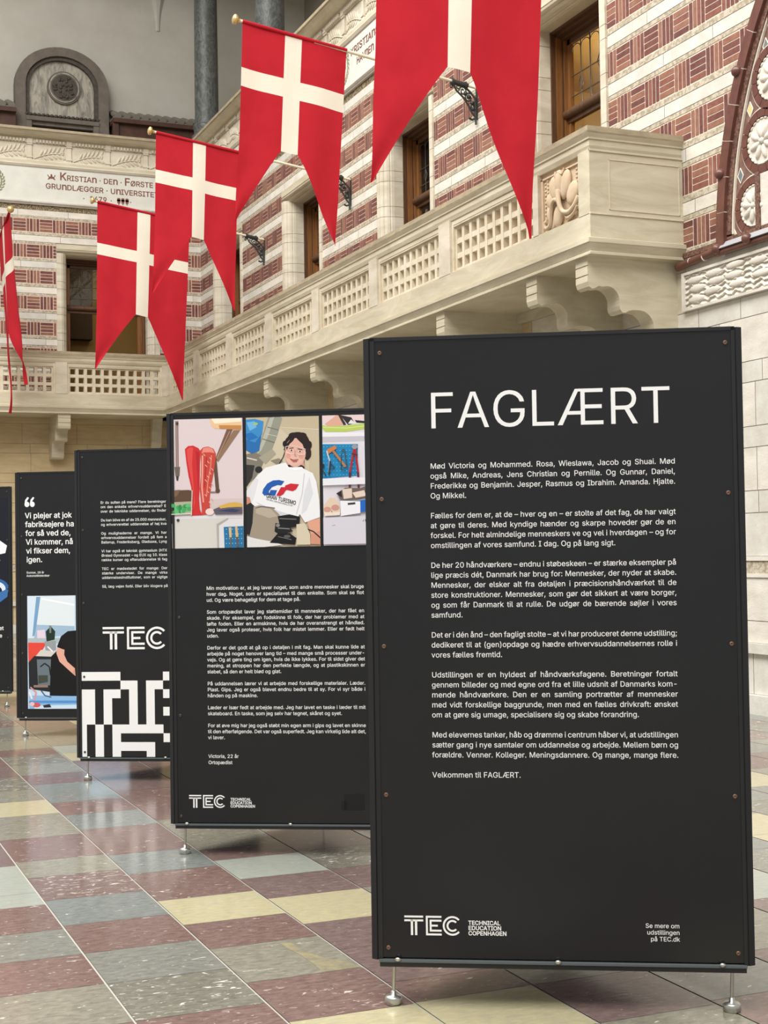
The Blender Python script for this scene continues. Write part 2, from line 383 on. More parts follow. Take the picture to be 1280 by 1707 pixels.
structure(wb, 'wall_back'); structure(tb_, 'baseboard_back')

gd = MB(); gd.face([(W, 5.0, 9.9), (W, B+2.3, 9.9), (W+3.3, B+2.3, 9.9), (W+3.3, 5.0, 9.9)], STONE); gd.face([(-2, B, 9.9), (W, B, 9.9), (W, B+2.3, 9.9), (-2, B+2.3, 9.9)], STONE)
structure(gd, 'floor_gallery')
# ---- upper gallery behind the cornice: plastered walls and vault
wg = MB()
wg.face([(-3, 31.15, 9.9), (13, 31.15, 9.9), (13, 31.15, 15), (-3, 31.15, 15)], WHITE_P)
# vault springer that grows out of the wall
prev = None
for i in range(9):
    z = 13.25+i*0.22; t = i/8; hw = 0.05+0.62*t*t; dp = 0.02+0.4*t*t
    ring = [(7.72-hw, 31.15, z), (7.72-hw*0.35, 31.15-dp, z), (7.72+hw*0.35, 31.15-dp, z), (7.72+hw, 31.15, z)]
    if prev:
        for k in range(3): wg.face([prev[k], prev[k+1], ring[k+1], ring[k]], WHITE_P, False)
    prev = ring
structure(wg, 'wall_gallery_back')
wg = MB(); wg.face([(W+3.2, 5, 9.9), (W+3.2, 31.15, 9.9), (W+3.2, 31.15, 15), (W+3.2, 5, 15)], GALL)
structure(wg, 'wall_gallery_right')
cg = MB()
cg.box((-3, 28.7, 14.9), (13, 31.3, 15.1), GALL); cg.box((W-0.2, 5, 14.9), (W+3.4, 28.7, 15.1), GALL)  # flat slabs out of view, added to shade the gallery
structure(cg, 'shading_ceiling')

# ---- cornice, mouldings round both walls
path = [lambda d: (-2, B-d), lambda d: (W-d, B-d), lambda d: (W-d, 5.0)]
tr = MB()
sweep(tr, [(-0.05, 9.88), (0.06, 9.88), (0.08, 9.9), (0.14, 9.905), (0.2, 9.93), (0.27, 9.985), (0.3, 9.99), (0.3, 10.04), (-0.3, 10.05)], path, lambda k: STONE_D if k in (5, 6, 7) else STONE_B)
sweep(tr, [(-0.05, 9.80), (0.05, 9.80), (0.05, 9.88), (-0.05, 9.88)], path, STONE)
sweep(tr, [(-0.05, 9.46), (0.02, 9.46), (0.02, 9.80), (-0.05, 9.80)], path, STONE)
sweep(tr, [(-0.05, 9.32), (0.05, 9.32), (0.075, 9.36), (0.06, 9.385), (0.06, 9.44), (0.045, 9.465), (-0.05, 9.465)], path, lambda k: STONE_B if k in (3,) else STONE)
structure(tr, 'trim_1')
tr = MB()
sweep(tr, [(-0.05, 8.56), (0.04, 8.56), (0.045, 8.575), (0.06, 8.58), (0.08, 8.60), (0.08, 8.625), (0.05, 8.64), (-0.05, 8.64)], path, STONE_W2)
structure(tr, 'trim_2')
dt = MB()
for i in range(96):
    if 0 <= i % 13 < 12:
        u = -1.9+i*0.06+(i//13)*0.0
for fr, u0, u1, ph in ((BK, 1.0, W-0.1, 4.51), (RT, 15.0, B-0.1, 20.35)):
    k0 = int((u0-ph)/0.785)-1
    for k in range(k0, 60):
        c = ph+k*0.785
        if c > u1-0.7: break
        if c < u0: continue
        for i in range(9):
            u = c+0.12+i*0.066
            dt.box((u, 0.04, 9.81), (u+0.04, 0.09, 9.865), STONE, lambda x, y, z: fr(x, z, y))
        for a, b, e in ((9.46, 9.5, .03), (9.5, 9.53, .045), (9.53, 9.76, .03), (9.76, 9.79, .05), (9.79, 9.88, .06)):
            w_ = 0.045 if e < .04 else 0.055
            dt.box((c-w_, 0, a), (c+w_, 0.02+e, b), STONE, lambda x, y, z: fr(x, z, y))
structure(dt, 'trim_3')
leafp = {}
def leaf_panel(fr, c, name='frieze_panel'):
    lp = MB(); T = lambda a, b, d: fr(a, b, d)
    w_ = 0.66; a0 = c+0.062
    lp.prism([(a0, 9.47), (a0+w_, 9.47), (a0+w_, 9.79), (a0, 9.79)], 0.0, 0.024, STONE, T)
    pts = []
    for i in range(11):
        t = i/10; pts.append(T(a0+0.03+t*(w_-0.08), 9.49+0.13*math.sin(t*PI*0.62), 0.034))
    lp.tube(pts, 0.010, STONE, 6)
    for i in range(6):
        t = (i+0.8)/6.3; x = a0+0.05+t*(w_-0.12); z = 9.49+0.13*math.sin(t*PI*0.62)
        lp.ell((x+0.05, z+0.085, 0.026), (0.026, 0.085, 0.022), STONE, T, 8, 6, -0.5)
        lp.ell((x+0.06, z-0.055, 0.026), (0.024, 0.07, 0.02), STONE, T, 8, 6, -2.3)
    lp.ell((a0+w_-0.06, 9.66, 0.024), (0.03, 0.05, 0.02), STONE, T, 8, 6, 0.2); lp.ell((a0+w_-0.05, 9.54, 0.024), (0.03, 0.05, 0.02), STONE, T, 8, 6, 0.9)
    return lp
tr3 = bpy.data.objects['trim_3']
for k in range(-3, 5): leaf_panel(BK, 4.51+k*0.785).build('frieze_panel', tr3)
for k in range(-3, 10): leaf_panel(RT, 20.35+k*0.785).build('frieze_panel', tr3)

# ---- brown pipe moulding and relief at the foot of the arch
pm = MB()
T = lambda a, b, d: RT(a, b, d)
pm.tube([RT(11.57, 4.205, 0.05), RT(10.93, 4.245, 0.05)], 0.038, TILE_BR, 12)
for u in (11.35, 11.13): pm.tube([RT(u, 4.221, 0.05), RT(u-0.008, 4.2215, 0.05)], 0.0388, WHITE_L, 12)
strip(pm, RT, 10.9, 11.57, 4.285, 4.335, [], TILE_DK, 0.02)
structure(pm, 'trim_4')

# ---- windows
def jamb_profile(): return [(0, -0.02), (0.0, 0.025), (0.10, 0.025), (0.105, 0.012), (0.112, 0.02), (0.135, 0.012), (0.155, -0.012), (0.16, -0.03), (0.168, -0.03), (0.19, -0.055), (0.205, -0.09), (0.205, -0.11), (0.215, -0.12), (0.222, -0.16), (0.222, -0.36), (0, -0.36)]
def window(fr, c, w2, name, opaque_sash, ztop=7.80, zbot=4.4):
    """c centre, w2 half width of the stone surround; depth d is negative into the wall"""
    sj = MB(); T = lambda a, b, z: fr(a, z, b)
    pr = jamb_profile()
    zj = [4.4, 4.80, 4.96, 5.32, 5.48, 5.85, 6.0, 6.37, 6.52, 6.89, 7.04, 7.41, 7.62]
    for s in (-1, 1):
        poly = [(c+s*(w2-a), d) for a, d in pr]
        for a, b in zip(zj, zj[1:]): sj.prism(poly, a+0.003, b-0.003, STONE, T)
        core = [(c+s*(w2-a+(0.004 if False else 0)), d) for a, d in ((0.004, -0.02), (0.004, 0.02), (0.1, 0.02), (0.15, -0.02), (0.2, -0.1), (0.216, -0.16), (0.216, -0.36), (0.004, -0.36))]
        sj.prism(core, zj[0], zj[-1], JOINT, T)
    T2 = lambda a, b, u: fr(u, a, b)
    sj.prism([(ztop-a, d) for a, d in pr], c-w2, c+w2, STONE_B, T2)
    o = structure(sj, name)
    iw = w2-0.222; zt = ztop-0.222
    fm = MB(); Tb = lambda x, y, z: fr(x, z, y)
    for s in (-1, 1):     # casing steps
        for a, b, d0, d1, m in ((-.01, 0.025, -0.40, -0.30, WOOD_D), (0.0, 0.04, -0.43, -0.36, WOOD), (0.0, 0.05, -0.45, -0.43, WOOD_D), (0.0, 0.07, -0.49, -0.45, WOOD), (0.0, 0.13, -0.54, -0.49, WOOD)):
            p, q = sorted((c+s*(iw-a), c+s*(iw-b))); fm.box((p, d0, zbot), (q, d1, zt), m, Tb)
    for a, b, d0, d1, m in ((-.01, 0.03, -0.40, -0.30, WOOD_D), (0.0, 0.06, -0.45, -0.36, WOOD_D), (0.0, 0.09, -0.49, -0.43, WOOD_D), (0.0, 0.15, -0.54, -0.49, WOOD_D)):
        fm.box((c-iw, d0, zt-b), (c+iw, d1, zt-a), m, Tb)
    fm.build('window_frame', o)
    tb = MB(); tb.tube([fr(c-iw+0.06, 6.60, -0.47), fr(c+iw-0.06, 6.60, -0.47)], 0.055, WOOD_D, 14)
    tb.box((c-iw+0.08, -0.54, 6.50), (c+iw-0.08, -0.48, 6.60), WOOD_D, Tb); tb.build('transom', o)
    gl = MB(); gl.box((c-iw+0.14, -0.522, 6.60), (c+iw-0.14, -0.516, zt-0.15), GLASS, Tb); gl.build('upper_pane', o)
    ld = MB(); x0, x1 = c-iw+0.14, c+iw-0.14; wd = x1-x0; z0, z1 = 6.62, zt-0.15
    def came(p, r=0.007): ld.tube([fr(a, b, -0.51) for a, b in p], r, LEAD, 5)
    for i in range(1, 6): came([(x0+wd*i/6, z0), (x0+wd*i/6, z1)], 0.007 if i % 2 else 0.009)
    for zz in (z0+0.18, z0+0.42): came([(x0, zz), (x1, zz)])
    for i in range(6):
        xa = x0+wd*(i+0.5)/6; came([(xa+wd/12*math.cos(t*PI/6), z1-0.10+0.07*math.sin(t*PI/6)) for t in range(7)], 0.006)
    for i in (1, 3, 5):
        xa = x0+wd*i/6; zz = z0+0.3+(0.12 if i == 3 else 0)
        came([(xa, zz+0.09), (xa+0.05, zz), (xa, zz-0.09), (xa-0.05, zz), (xa, zz+0.09)], 0.006)
    ld.build('lead_tracery', o)
    if not opaque_sash:
        g2 = MB(); g2.box((c-iw+0.14, -0.522, zbot), (c+iw-0.14, -0.516, 6.50), GLASS, Tb); g2.build('lower_pane', o)
        cu = MB(); cu.box((c+iw-0.2, -0.60, zbot), (c+iw-0.15, -0.58, 6.47), WHITE_L, Tb); cu.build('curtain', o)
    return o
for i, c in enumerate(WIN_C): window(RT, c, 0.98, 'window_%d' % (i+1), False)
wo = window(BK, 6.08, 1.05, 'window_5', True)

# rooms behind the windows (seen through the panes)
rm = MB()
def room(fr, a, b, dp, m, side, floor=4.35, top=7.9):
    T = lambda x, y, z: fr(x, z, -y)
    f = lambda p, mm: rm.face([T(*q) for q in p], mm)
    f([(a, dp, floor), (b, dp, floor), (b, dp, top), (a, dp, top)], m)
    f([(a, .72, floor), (a, dp, floor), (a, dp, top), (a, .72, top)], side); f([(b, .72, floor), (b, dp, floor), (b, dp, top), (b, .72, top)], side)
    f([(a, .72, top), (b, .72, top), (b, dp, top), (a, dp, top)], side); f([(a, .72, floor), (b, .72, floor), (b, dp, floor), (a, dp, floor)], DARKROOM)
    return T
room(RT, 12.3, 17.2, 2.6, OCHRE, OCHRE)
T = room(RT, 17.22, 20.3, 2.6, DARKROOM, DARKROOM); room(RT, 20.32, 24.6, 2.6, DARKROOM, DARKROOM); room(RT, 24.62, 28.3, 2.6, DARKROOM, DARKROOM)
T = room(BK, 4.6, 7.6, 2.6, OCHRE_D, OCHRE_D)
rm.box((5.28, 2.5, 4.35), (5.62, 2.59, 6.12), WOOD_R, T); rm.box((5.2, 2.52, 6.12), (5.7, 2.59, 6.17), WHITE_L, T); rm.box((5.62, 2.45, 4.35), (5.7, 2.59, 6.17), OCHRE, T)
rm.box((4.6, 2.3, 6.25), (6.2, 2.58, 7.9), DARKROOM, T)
# brick pier inside the first window's room
rm.box((15.2, 2.5, 4.35), (15.42, 2.59, 6.35), BRICK[3], lambda x, y, z: RT(x, z, -y))
structure(rm, 'wall_rooms')
def lamp(name, loc, watt, col):
    l = bpy.data.lights.new(name, 'POINT'); l.energy = watt; l.color = col; l.shadow_soft_size = 0.15
    o = bpy.data.objects.new(name, l); COL.objects.link(o); o.location = loc
lamp('room_lamp', (W+1.9, 14.6, 6.9), 120, (1.0, 0.92, 0.76))
lamp('room_lamp_back', (6.6, B+1.6, 7.3), 14, (1.0, 0.86, 0.6))

# ---- back-wall inner arch seen in the upper sash stays in the dark room
# ================================================================== BALCONY
bal = thing('balcony', 'pale limestone balcony with pierced square lattice parapet running round two walls under the flags', 'balcony', (7.5, 20, 4.27))
bpath = [lambda d: (1.0, QY-d), lambda d: (PX-d, QY-d), lambda d: (PX-d, EY-d), lambda d: (W+0.02, EY-d)]
mb = MB()
sweep(mb, [(0.035, 5.425), (0.035, 5.475), (-0.24, 5.48), (-0.24, 5.26), (-0.02, 5.255), (-0.005, 5.30), (-0.005, 5.355), (0.008, 5.36), (0.008, 5.375), (0.03, 5.41)],
      bpath, lambda k: STONE_D if k in (0, 1, 9) else STONE_B)
mb.build('parapet_rail', bal)
mb = MB()
sweep(mb, [(0.0, 4.655), (0.0, 4.43), (0.012, 4.425), (0.045, 4.415), (0.045, 4.375), (0.035, 4.365), (0.015, 4.33), (0.0, 4.30), (0.012, 4.29), (0.012, 4.27), (-0.24, 4.27), (-0.24, 4.655)], bpath, STONE_B)
mb.build('parapet_base', bal)
mb = MB()
mb.face([(PX+0.05, EY+0.05, 4.272), (W, EY+0.05, 4.272), (W, B, 4.272), (PX+0.05, B, 4.272)], STONE_B); mb.face([(1, QY+0.05, 4.272), (W, QY+0.05, 4.272), (W, B, 4.272), (1, B, 4.272)], STONE_B)
mb.face([(PX+0.05, EY+0.05, 4.36), (W, EY+0.05, 4.36), (W, B, 4.36), (PX+0.05, B, 4.36)], STONE_B); mb.face([(1, QY+0.05, 4.36), (W, QY+0.05, 4.36), (W, B, 4.36), (1, B, 4.36)], STONE_B)
mb.build('deck', bal)
RP = lambda u, z, d: (PX-d, u, z); BP = lambda u, z, d: (u, QY-d, z)
PAN = [(12.64, 14.60), (14.90, 16.78), (17.05, 18.96), (19.24, 21.13), (21.42, 23.28), (23.58, 25.42), (25.72, 27.5)]
PAN_B = [(2.95, 4.80), (5.03, 6.90)]
def lattice(fr, a, b, nu):
    m = MB(); T = lambda x, y, z: fr(x, z, y)
    z0, z1 = 4.655, 5.2; e = 0.035; d0, d1 = -0.17, -0.06
    for p, q in ((a, a+e), (b-e, b)): m.box((p, d0, z0), (q, -0.03, 5.27), STONE_L, T)
    for p, q in ((z0, z0+0.02), (z1-0.02, z1)): m.box((a+e, d0, p), (b-e, -0.035, q), STONE_L, T)
    m.box((a+e, d0, z1-0.001), (b-e, -0.03, 5.27), STONE_B, T)
    x0, x1 = a+e, b-e; pu = (x1-x0)/nu; bw = 0.06
    for i in range(nu+1):
        x = x0+pu*i; p, q = max(x0, x-bw/2), min(x1, x+bw/2)
        m.box((p, d0, z0+0.02), (q, d1, z1-0.02), STONE_L, T)
    pz = (z1-z0-0.04)/3
    for j in range(4):
        z = z0+0.02+pz*j; m.box((x0, d0+0.004, max(z0+0.02, z-0.03)), (x1, d1-0.004, min(z1-0.02, z+0.03)), STONE_L, T)
    return m.build('lattice_panel', bal)
for a, b in PAN: lattice(RP, a, b, 10)
for a, b in PAN_B: lattice(BP, a, b, 11)
prev = 12.53
piers = [(12.53, 12.64)]+[(PAN[i][1], PAN[i+1][0]) for i in range(6)]+[(PAN[6][1], QY+0.2)]
for a, b in piers:
    m = MB(); m.box((a, -0.2, 4.65), (b, 0.0, 5.265), STONE, lambda x, y, z: RP(x, z, y)); m.build('pier', bal)
for a, b in ((4.80, 5.03), (6.90, PX+0.1), (2.7, 2.95)):
    m = MB(); m.box((a, -0.2, 4.65), (b, 0.0, 5.265), STONE, lambda x, y, z: BP(x, z, y)); m.build('pier', bal)
# corner pier and end wall
m = MB()
m.box((PX, EY, 4.65), (W, EY+0.2, 5.265), STONE_B); m.box((PX, EY+0.2, 4.65), (PX+0.2, 11.74, 5.265), STONE)
T = lambda a, b, d: (a, EY-d, b)
for a, b, c, d in ((7.185, 7.975, 5.175, 5.183), (7.185, 7.975, 4.70, 4.706), (7.185, 7.192, 4.70, 5.18), (7.968, 7.975, 4.70, 5.18)):
    m.prism([(a, c), (b, c), (b, d), (a, d)], -0.01, 0.006, STONE_L, T)
m.prism([(PX-0.001, 4.648), (W, 4.648), (W, 4.662), (PX-0.001, 4.662)], -0.01, 0.012, STONE_L, T)
m.prism([(PX, 5.245), (W, 5.245), (W, 5.265), (PX, 5.265)], -0.01, 0.012, STONE_B, T)
m.build('end_wall', bal)
# carved lily relief in the last bay
m = MB(); T = lambda a, b, d: RP(12.53-a*0.79, 4.655+b*0.6, d)
m.box((11.74, -0.2, 4.655), (12.53, -0.055, 5.265), STONE_R, lambda x, y, z: RP(x, z, y))
T2 = lambda a, b, d: RP(12.53-a*0.79, 4.655+b*0.6, d-0.055)
for p, q in (((0, 0), (1, .03)), ((0, 0.90), (1, .925)), ((0, 0), (.05, .92)), ((.95, 0), (1, .92))):
    m.prism([(p[0], p[1]), (q[0], p[1]), (q[0], q[1]), (p[0], q[1])], -0.01, 0.02, STONE_R, T2)
for c, r, ro in (((.38, .66, .02), (.14, .23, .035), .25), ((.62, .66, .02), (.12, .24, .035), -.25), ((.5, .72, .03), (.09, .22, .045), 0),
                 ((.28, .50, .015), (.13, .16, .03), .8), ((.78, .48, .015), (.13, .19, .03), -.35), ((.5, .56, .045), (.06, .10, .03), 0),
                 ((.44, .20, .02), (.11, .19, .035), -.1), ((.33, .40, .02), (.06, .11, .03), -.5), ((.70, .12, .015), (.10, .06, .03), .3), ((.2, .3, .012), (.07, .12, .02), .1)):
    m.ell(c, r, STONE_R, T2, 14, 8, ro)
def relt(pts, r, n=8):
    P = []
    k = len(pts)
    for i in range(k-1):
        for s in range(4):
            t = s/4; p0, p1, p2, p3 = pts[max(i-1, 0)], pts[i], pts[i+1], pts[min(i+2, k-1)]
            P.append(tuple(0.5*(2*p1[j]+(p2[j]-p0[j])*t+(2*p0[j]-5*p1[j]+4*p2[j]-p3[j])*t*t+(3*p1[j]-p0[j]-3*p2[j]+p3[j])*t**3) for j in range(len(p0))))
    P.append(pts[-1]); return P
for p, r in (([(.52, .58, .06), (.56, .38, .07), (.62, .22, .06), (.76, .17, .05), (.9, .24, .05), (.97, .36, .04)], .024),
             ([(.53, .40, .05), (.44, .46, .06), (.36, .40, .06), (.31, .22, .05), (.27, .09, .04), (.17, .06, .04), (.15, .15, .04), (.21, .17, .04)], .022),
             ([(.6, .20, .03), (.7, .09, .04), (.84, .12, .04), (.94, .22, .04)], .016), ([(.4, .93, .03), (.42, .84, .04), (.5, .9, .05), (.58, .84, .04), (.62, .93, .03)], .012)):
    m.tube([T2(*q) for q in relt(p, r)], r, STONE_R, 8)
for i in range(12):
    for j, a in enumerate((.09, .15, .86, .92)):
        b = .12+i*.065+(j % 2)*.03
        if a < .2 and b < .3: continue
        m.ell((a, b, 0.003), (.022, .018, .012), STONE_R, T2, 6, 4, .6)
m.build('lily_relief', bal)
# console brackets under the deck
def arc(cx, cz, r, a0, a1, n=6): return [(cx+r*math.cos(math.radians(a0+(a1-a0)*i/n)), cz+r*math.sin(math.radians(a0+(a1-a0)*i/n))) for i in range(n+1)]
BPROF = [(0.03, 4.272), (0.03, 4.19), (0.045, 4.185), (0.03, 4.175), (0.03, 4.10), (0.045, 4.095), (0.03, 4.085), (0.03, 4.03)] + \
        [(0.045, 3.985), (0.08, 3.965), (0.115, 3.975), (0.15, 3.995), (0.19, 3.99)] + arc(0.24, 3.86, 0.14, 85, 5) + \
        [(0.375, 3.82), (0.385, 3.78), (0.41, 3.755), (0.445, 3.755), (0.48, 3.775), (0.53, 3.785)] + arc(0.60, 3.625, 0.16, 85, 0) + \
        [(0.77, 3.54), (0.80, 3.47), (0.84, 3.44), (1.10, 3.44), (1.10, 4.272)]
def bracket(fr, u0, u1):
    m = MB(); T = lambda a, b, c: fr(c, b, -a)
    m.prism(BPROF, u0, u1, STONE_B, T); return m.build('bracket', bal)
for c in (11.65, 12.64, 14.84, 17.0, 19.2, 21.38, 23.58, 25.75): bracket(RP, c, c+0.22)
for c in (2.65, 4.85): bracket(lambda u, z, d: BP(u, z, d), c, c+0.24)
m = MB(); m.prism([(0, 0), (0.0, 0.6), (0.7, 0.6), (0.35, 0.3), (0.25, 0.1)], 6.85, 7.05, STONE_B, lambda a, b, c: (c, B-0.3-a*0.3, 3.67+b)); m.build('bracket', bal)
m = MB(); strip(m, RT, 11.9, B, 4.16, 4.27, [], STONE_B, 0.06); m.build('soffit_moulding', bal)

# ================================================================== ARCH ON THE RIGHT WALL
arch = thing('tiled_arch', 'brown terracotta arch with carved stone roundels on the striped wall right of the balcony', 'arch', (W, 7.26, 4.25))
AC, AR = 7.26, 3.64
def ap(r, t): return (AC+r*math.cos(t), 4.25+r*math.sin(t))
def ring(mb, ra, rb, t0, t1, d0, d1, m, seg=0.09, gap=0.0, fr=RT):
    n = max(1, int((t1-t0)/seg))
    for i in range(n):
        a, b = t0+(t1-t0)*i/n+gap, t0+(t1-t0)*(i+1)/n-gap
        k = 4; P = [ap(rb, a+(b-a)*j/k) for j in range(k+1)]+[ap(ra, b+(a-b)*j/k) for j in range(k+1)]
        mb.prism(P, d0, d1, m, fr)
T1 = 1.35
m = MB(); ring(m, AR-0.115, AR, 0.0, T1, 0.002, 0.085, TILE_BR, 0.085, 0.0012); ring(m, AR-0.113, AR-0.002, 0, T1, 0.002, 0.08, WHITE_L, 0.2); m.build('outer_moulding', arch)
m = MB(); ring(m, AR-0.175, AR-0.115, 0.03, T1, 0.002, 0.05, TILE_DK, 0.1); m.build('rope_moulding', arch)
m = MB(); ring(m, AR-0.19, AR-0.175, 0.03, T1, 0.002, 0.035, WHITE_L, 0.1); m.build('white_fillet', arch)
m = MB()
n = 30; P = [ap(AR-0.185, T1*i/n) for i in range(n+1)]+[(9.2, 4.25+3.4), (9.2, 4.25)]
m.prism(P, 0.002, 0.012, MOSAIC, RT)
m.build('mosaic_field', arch)
for z in (5.8, 4.93):
    m = MB(); t = math.asin((z-4.25)/AR); c = ap(AR-0.02, t); m.ell((c[0], c[1], 0.08), (0.06, 0.05, 0.05), TILE_BR, RT, 12, 8)
    m.build('arch_knob', arch)
m = MB(); m.tube([RT(10.93, 4.212, 0.06), RT(9.4, 4.212, 0.06)], 0.030, TILE_BR, 10)
m.box((9.4, 0.0, 4.30), (10.80, 0.05, 4.335), TILE_DK, lambda x, y, z: RT(x, z, y)); m.prism([(0.0, 4.30), (0.062, 4.298), (0.105, 4.24), (0.0, 4.235)], 9.4, 10.86, mat('slate_sill', (168, 168, 170), 0.35), lambda a, b, c: RT(c, b, a))
m.ell((10.88, 4.245, 0.09), (0.05, 0.05, 0.05), TILE_BR, RT, 12, 8); m.ell((10.42, 4.245, 0.1), (0.05, 0.05, 0.05), TILE_BR, RT, 12, 8)
m.build('sill', arch)
def roundel(cy, cz, r, ang, half=False):
    m = MB(); k = 28
    for i in range(14):
        a, b = 2*PI*i/14+0.01, 2*PI*(i+1)/14-0.01
        P = [(cy+r*math.cos(a+(b-a)*j/3), cz+r*math.sin(a+(b-a)*j/3)) for j in range(4)]+[(cy+(r-.07)*math.cos(b+(a-b)*j/3), cz+(r-.07)*math.sin(b+(a-b)*j/3)) for j in range(4)]
        m.prism(P, 0, 0.04, TILE_BR, RT)
    o = m.build('roundel', arch)
    m = MB()
    for ra, d in ((r-.07, .02), (r-.09, .03)):
        m.prism([(cy+ra*math.cos(2*PI*i/k), cz+ra*math.sin(2*PI*i/k)) for i in range(k)], 0, d, STONE_W, RT)
    for i in range(24):
        a = 2*PI*i/24; m.ell((cy+(r-.085)*math.cos(a), cz+(r-.085)*math.sin(a), .03), (.028, .01, .012), STONE_W, RT, 6, 4, a+PI/2)
    for i in range(8):
        a = 2*PI*i/8+ang; rr = (r-.1)*0.55
        m.ell((cy+rr*math.cos(a), cz+rr*math.sin(a), .03), (.075, .032, .028), STONE_W, RT, 10, 6, a)
    m.ell((cy, cz, .035), (.03, .03, .03), STONE_W, RT)
    m.build('carved_disc', o)
    m = MB(); m.tube([RT(cy+(r+.012)*math.cos(2*PI*i/36), cz+(r+.012)*math.sin(2*PI*i/36), .02) for i in range(37)], .009, WHITE_L, 6, cap=False); m.build('white_fillet', o)
roundel(10.40, 4.545, .265, 0.2); roundel(10.26, 5.09, .285, 0.5); roundel(10.10, 5.62, .285, 0.1); roundel(9.86, 6.14, .285, .3)
m = MB(); m.box((10.285, 0, 4.30), (10.345, .06, 4.82), TILE_DK, lambda x, y, z: RT(x, z, y)); m.box((9.5, 0, 4.30), (10.285, .045, 4.80), STONE_W, lambda x, y, z: RT(x, z, y))
m.build('mullion', arch)
for cy, cz, mm in ((10.60, 4.86, MOSAIC_B), (10.44, 5.42, MOSAIC_G), (10.71, 4.33, MOSAIC_G), (10.2, 5.92, MOSAIC_B)):
    m = MB(); m.prism([(cy+.035, cz), (cy, cz+.06), (cy-.035, cz), (cy, cz-.06)], .005, .018, mm, RT)
    m.tube([RT(cy+.04, cz, .016), RT(cy, cz+.07, .016), RT(cy-.04, cz, .016), RT(cy, cz-.07, .016), RT(cy+.04, cz, .016)], .006, WHITE_L, 4)
    m.build('inlay_diamond', arch)

# ---- carved wave relief with fish below the arch
wv = MB()
ny, nz = 240, 70; y0, y1, z0, z1 = 9.0, 11.48, 3.79, 4.11
vs = []; fs = []
for i in range(ny+1):
    for j in range(nz+1):
        y = y0+(y1-y0)*i/ny; z = z0+(z1-z0)*j/nz
        ph = y*36
        q = ((4.12-z)+0.013*math.sin(ph)+0.005*math.sin(ph*2.3+1)+(y-10)*0.02)/0.052
        h = 0.004+0.026*(q-math.floor(q))**1.3
        for k, (fy, fz) in enumerate(((11.32, 4.045), (11.28, 3.96), (11.3, 3.86), (11.02, 4.06), (10.98, 3.98), (11.05, 3.9), (10.7, 4.075), (10.72, 3.985), (10.66, 3.9), (10.36, 4.05), (10.32, 3.93), (10.0, 4.0))):
            e = 1-((y-fy)/0.13)**2-((z-fz)/0.032)**2
            if e > 0: h = 0.026+0.014*math.sqrt(e)
        vs.append(RT(y, z, 0.004+h))
for i in range(ny):
    for j in range(nz): fs.append((i*(nz+1)+j, (i+1)*(nz+1)+j, (i+1)*(nz+1)+j+1, i*(nz+1)+j+1))
wv.mesh(vs, fs, STONE_W, False)
fz = MB(); T = lambda x, y, z: RT(x, z, y)
for a, b in (((8.9, 3.765), (11.52, 3.79)), ((8.9, 4.11), (11.52, 4.135)), ((11.48, 3.79), (11.52, 4.11))): fz.box((a[0], 0, a[1]), (b[0], 0.045, b[1]), STONE_W, T)
wt = thing('wave_relief', 'carved stone panel of waves and fish on the wall below the terracotta arch', 'relief', (W, 10.3, 3.76))
wv.build('wave_carving', wt); fz.build('border', wt)

# ================================================================== COLUMNS, NICHE, CANOPIES
def column(x, y, r, label):
    t = thing('granite_column', label, 'column', (x, y, 9.95), group='gallery columns')
    m = MB(); m.lathe([(r*0.99, 10.72), (r, 11.3), (r*0.97, 13), (r*0.9, 14.9)], (x, y, 0), GRANITE, 28); m.build('shaft', t)
    m = MB(); m.lathe([(r*1.25, 10.25), (r*1.35, 10.36), (r*1.25, 10.47), (r*1.08, 10.5), (r*1.1, 10.6), (r*1.2, 10.65), (r*1.05, 10.72)], (x, y, 0), GRANITE, 28); m.box((x-r*1.35, y-r*1.35, 9.9), (x+r*1.35, y+r*1.35, 10.25), GRANITE); m.build('base', t)
column(8.36, 29.5, 0.255, 'dark grey granite column standing in the corner of the upper gallery')
column(8.58, 25.8, 0.285, 'thicker dark granite column nearer the viewer, right of the corner one, above the second flag')
ni = thing('arched_niche', 'brown stone round-arched niche with a carved medallion against the gallery wall', 'niche', (5.55, 31.0, 9.9))
NF = lambda u, z, d: (u, 31.1-d, z)
def archpoly(c, w_, z0, zs, zt, n=18): return [(c+w_, z0)]+[(c+w_*math.cos(PI*i/n), zs+(zt-zs)*math.sin(PI*i/n)) for i in range(n+1)]+[(c-w_, z0)]
def arch_band(mb, c, w0, w1, z0, zs, h0, h1, d0, d1, m):
    n = 20; po = archpoly(c, w0, z0, zs, zs+h0, n); pi_ = archpoly(c, w1, z0, zs, zs+h1, n)
    for i in range(len(po)-1):
        P = [po[i], po[i+1], pi_[i+1], pi_[i]]
        if abs(P[0][0]-P[1][0])+abs(P[0][1]-P[1][1]) < 1e-6: continue
        mb.prism(P, d0, d1, m, NF)
m = MB(); c = 5.53
arch_band(m, c, 1.0, .78, 9.9, 11.66, .85, .66, 0, .26, NICHE); arch_band(m, c, .80, .70, 9.9, 11.66, .67, .58, 0, .20, NICHE_D)
m.build('arch_surround', ni)
m = MB(); m.prism(archpoly(c, .72, 11.0, 11.66, 12.26), 0, .12, MARBLE, NF); m.build('marble_panel', ni)
m = MB(); mc = (c+.05, 11.66)
for r, d, mm in ((.36, .17, NICHE), (.325, .19, MARBLE), (.30, .20, NICHE)):
    m.prism([(mc[0]+r*math.cos(2*PI*i/32), mc[1]+r*math.sin(2*PI*i/32)) for i in range(32)], .1, d, mm, NF)
m.prism([(mc[0]+.27*math.cos(2*PI*i/32), mc[1]+.27*math.sin(2*PI*i/32)) for i in range(32)], .1, .215, NICHE_D, NF)
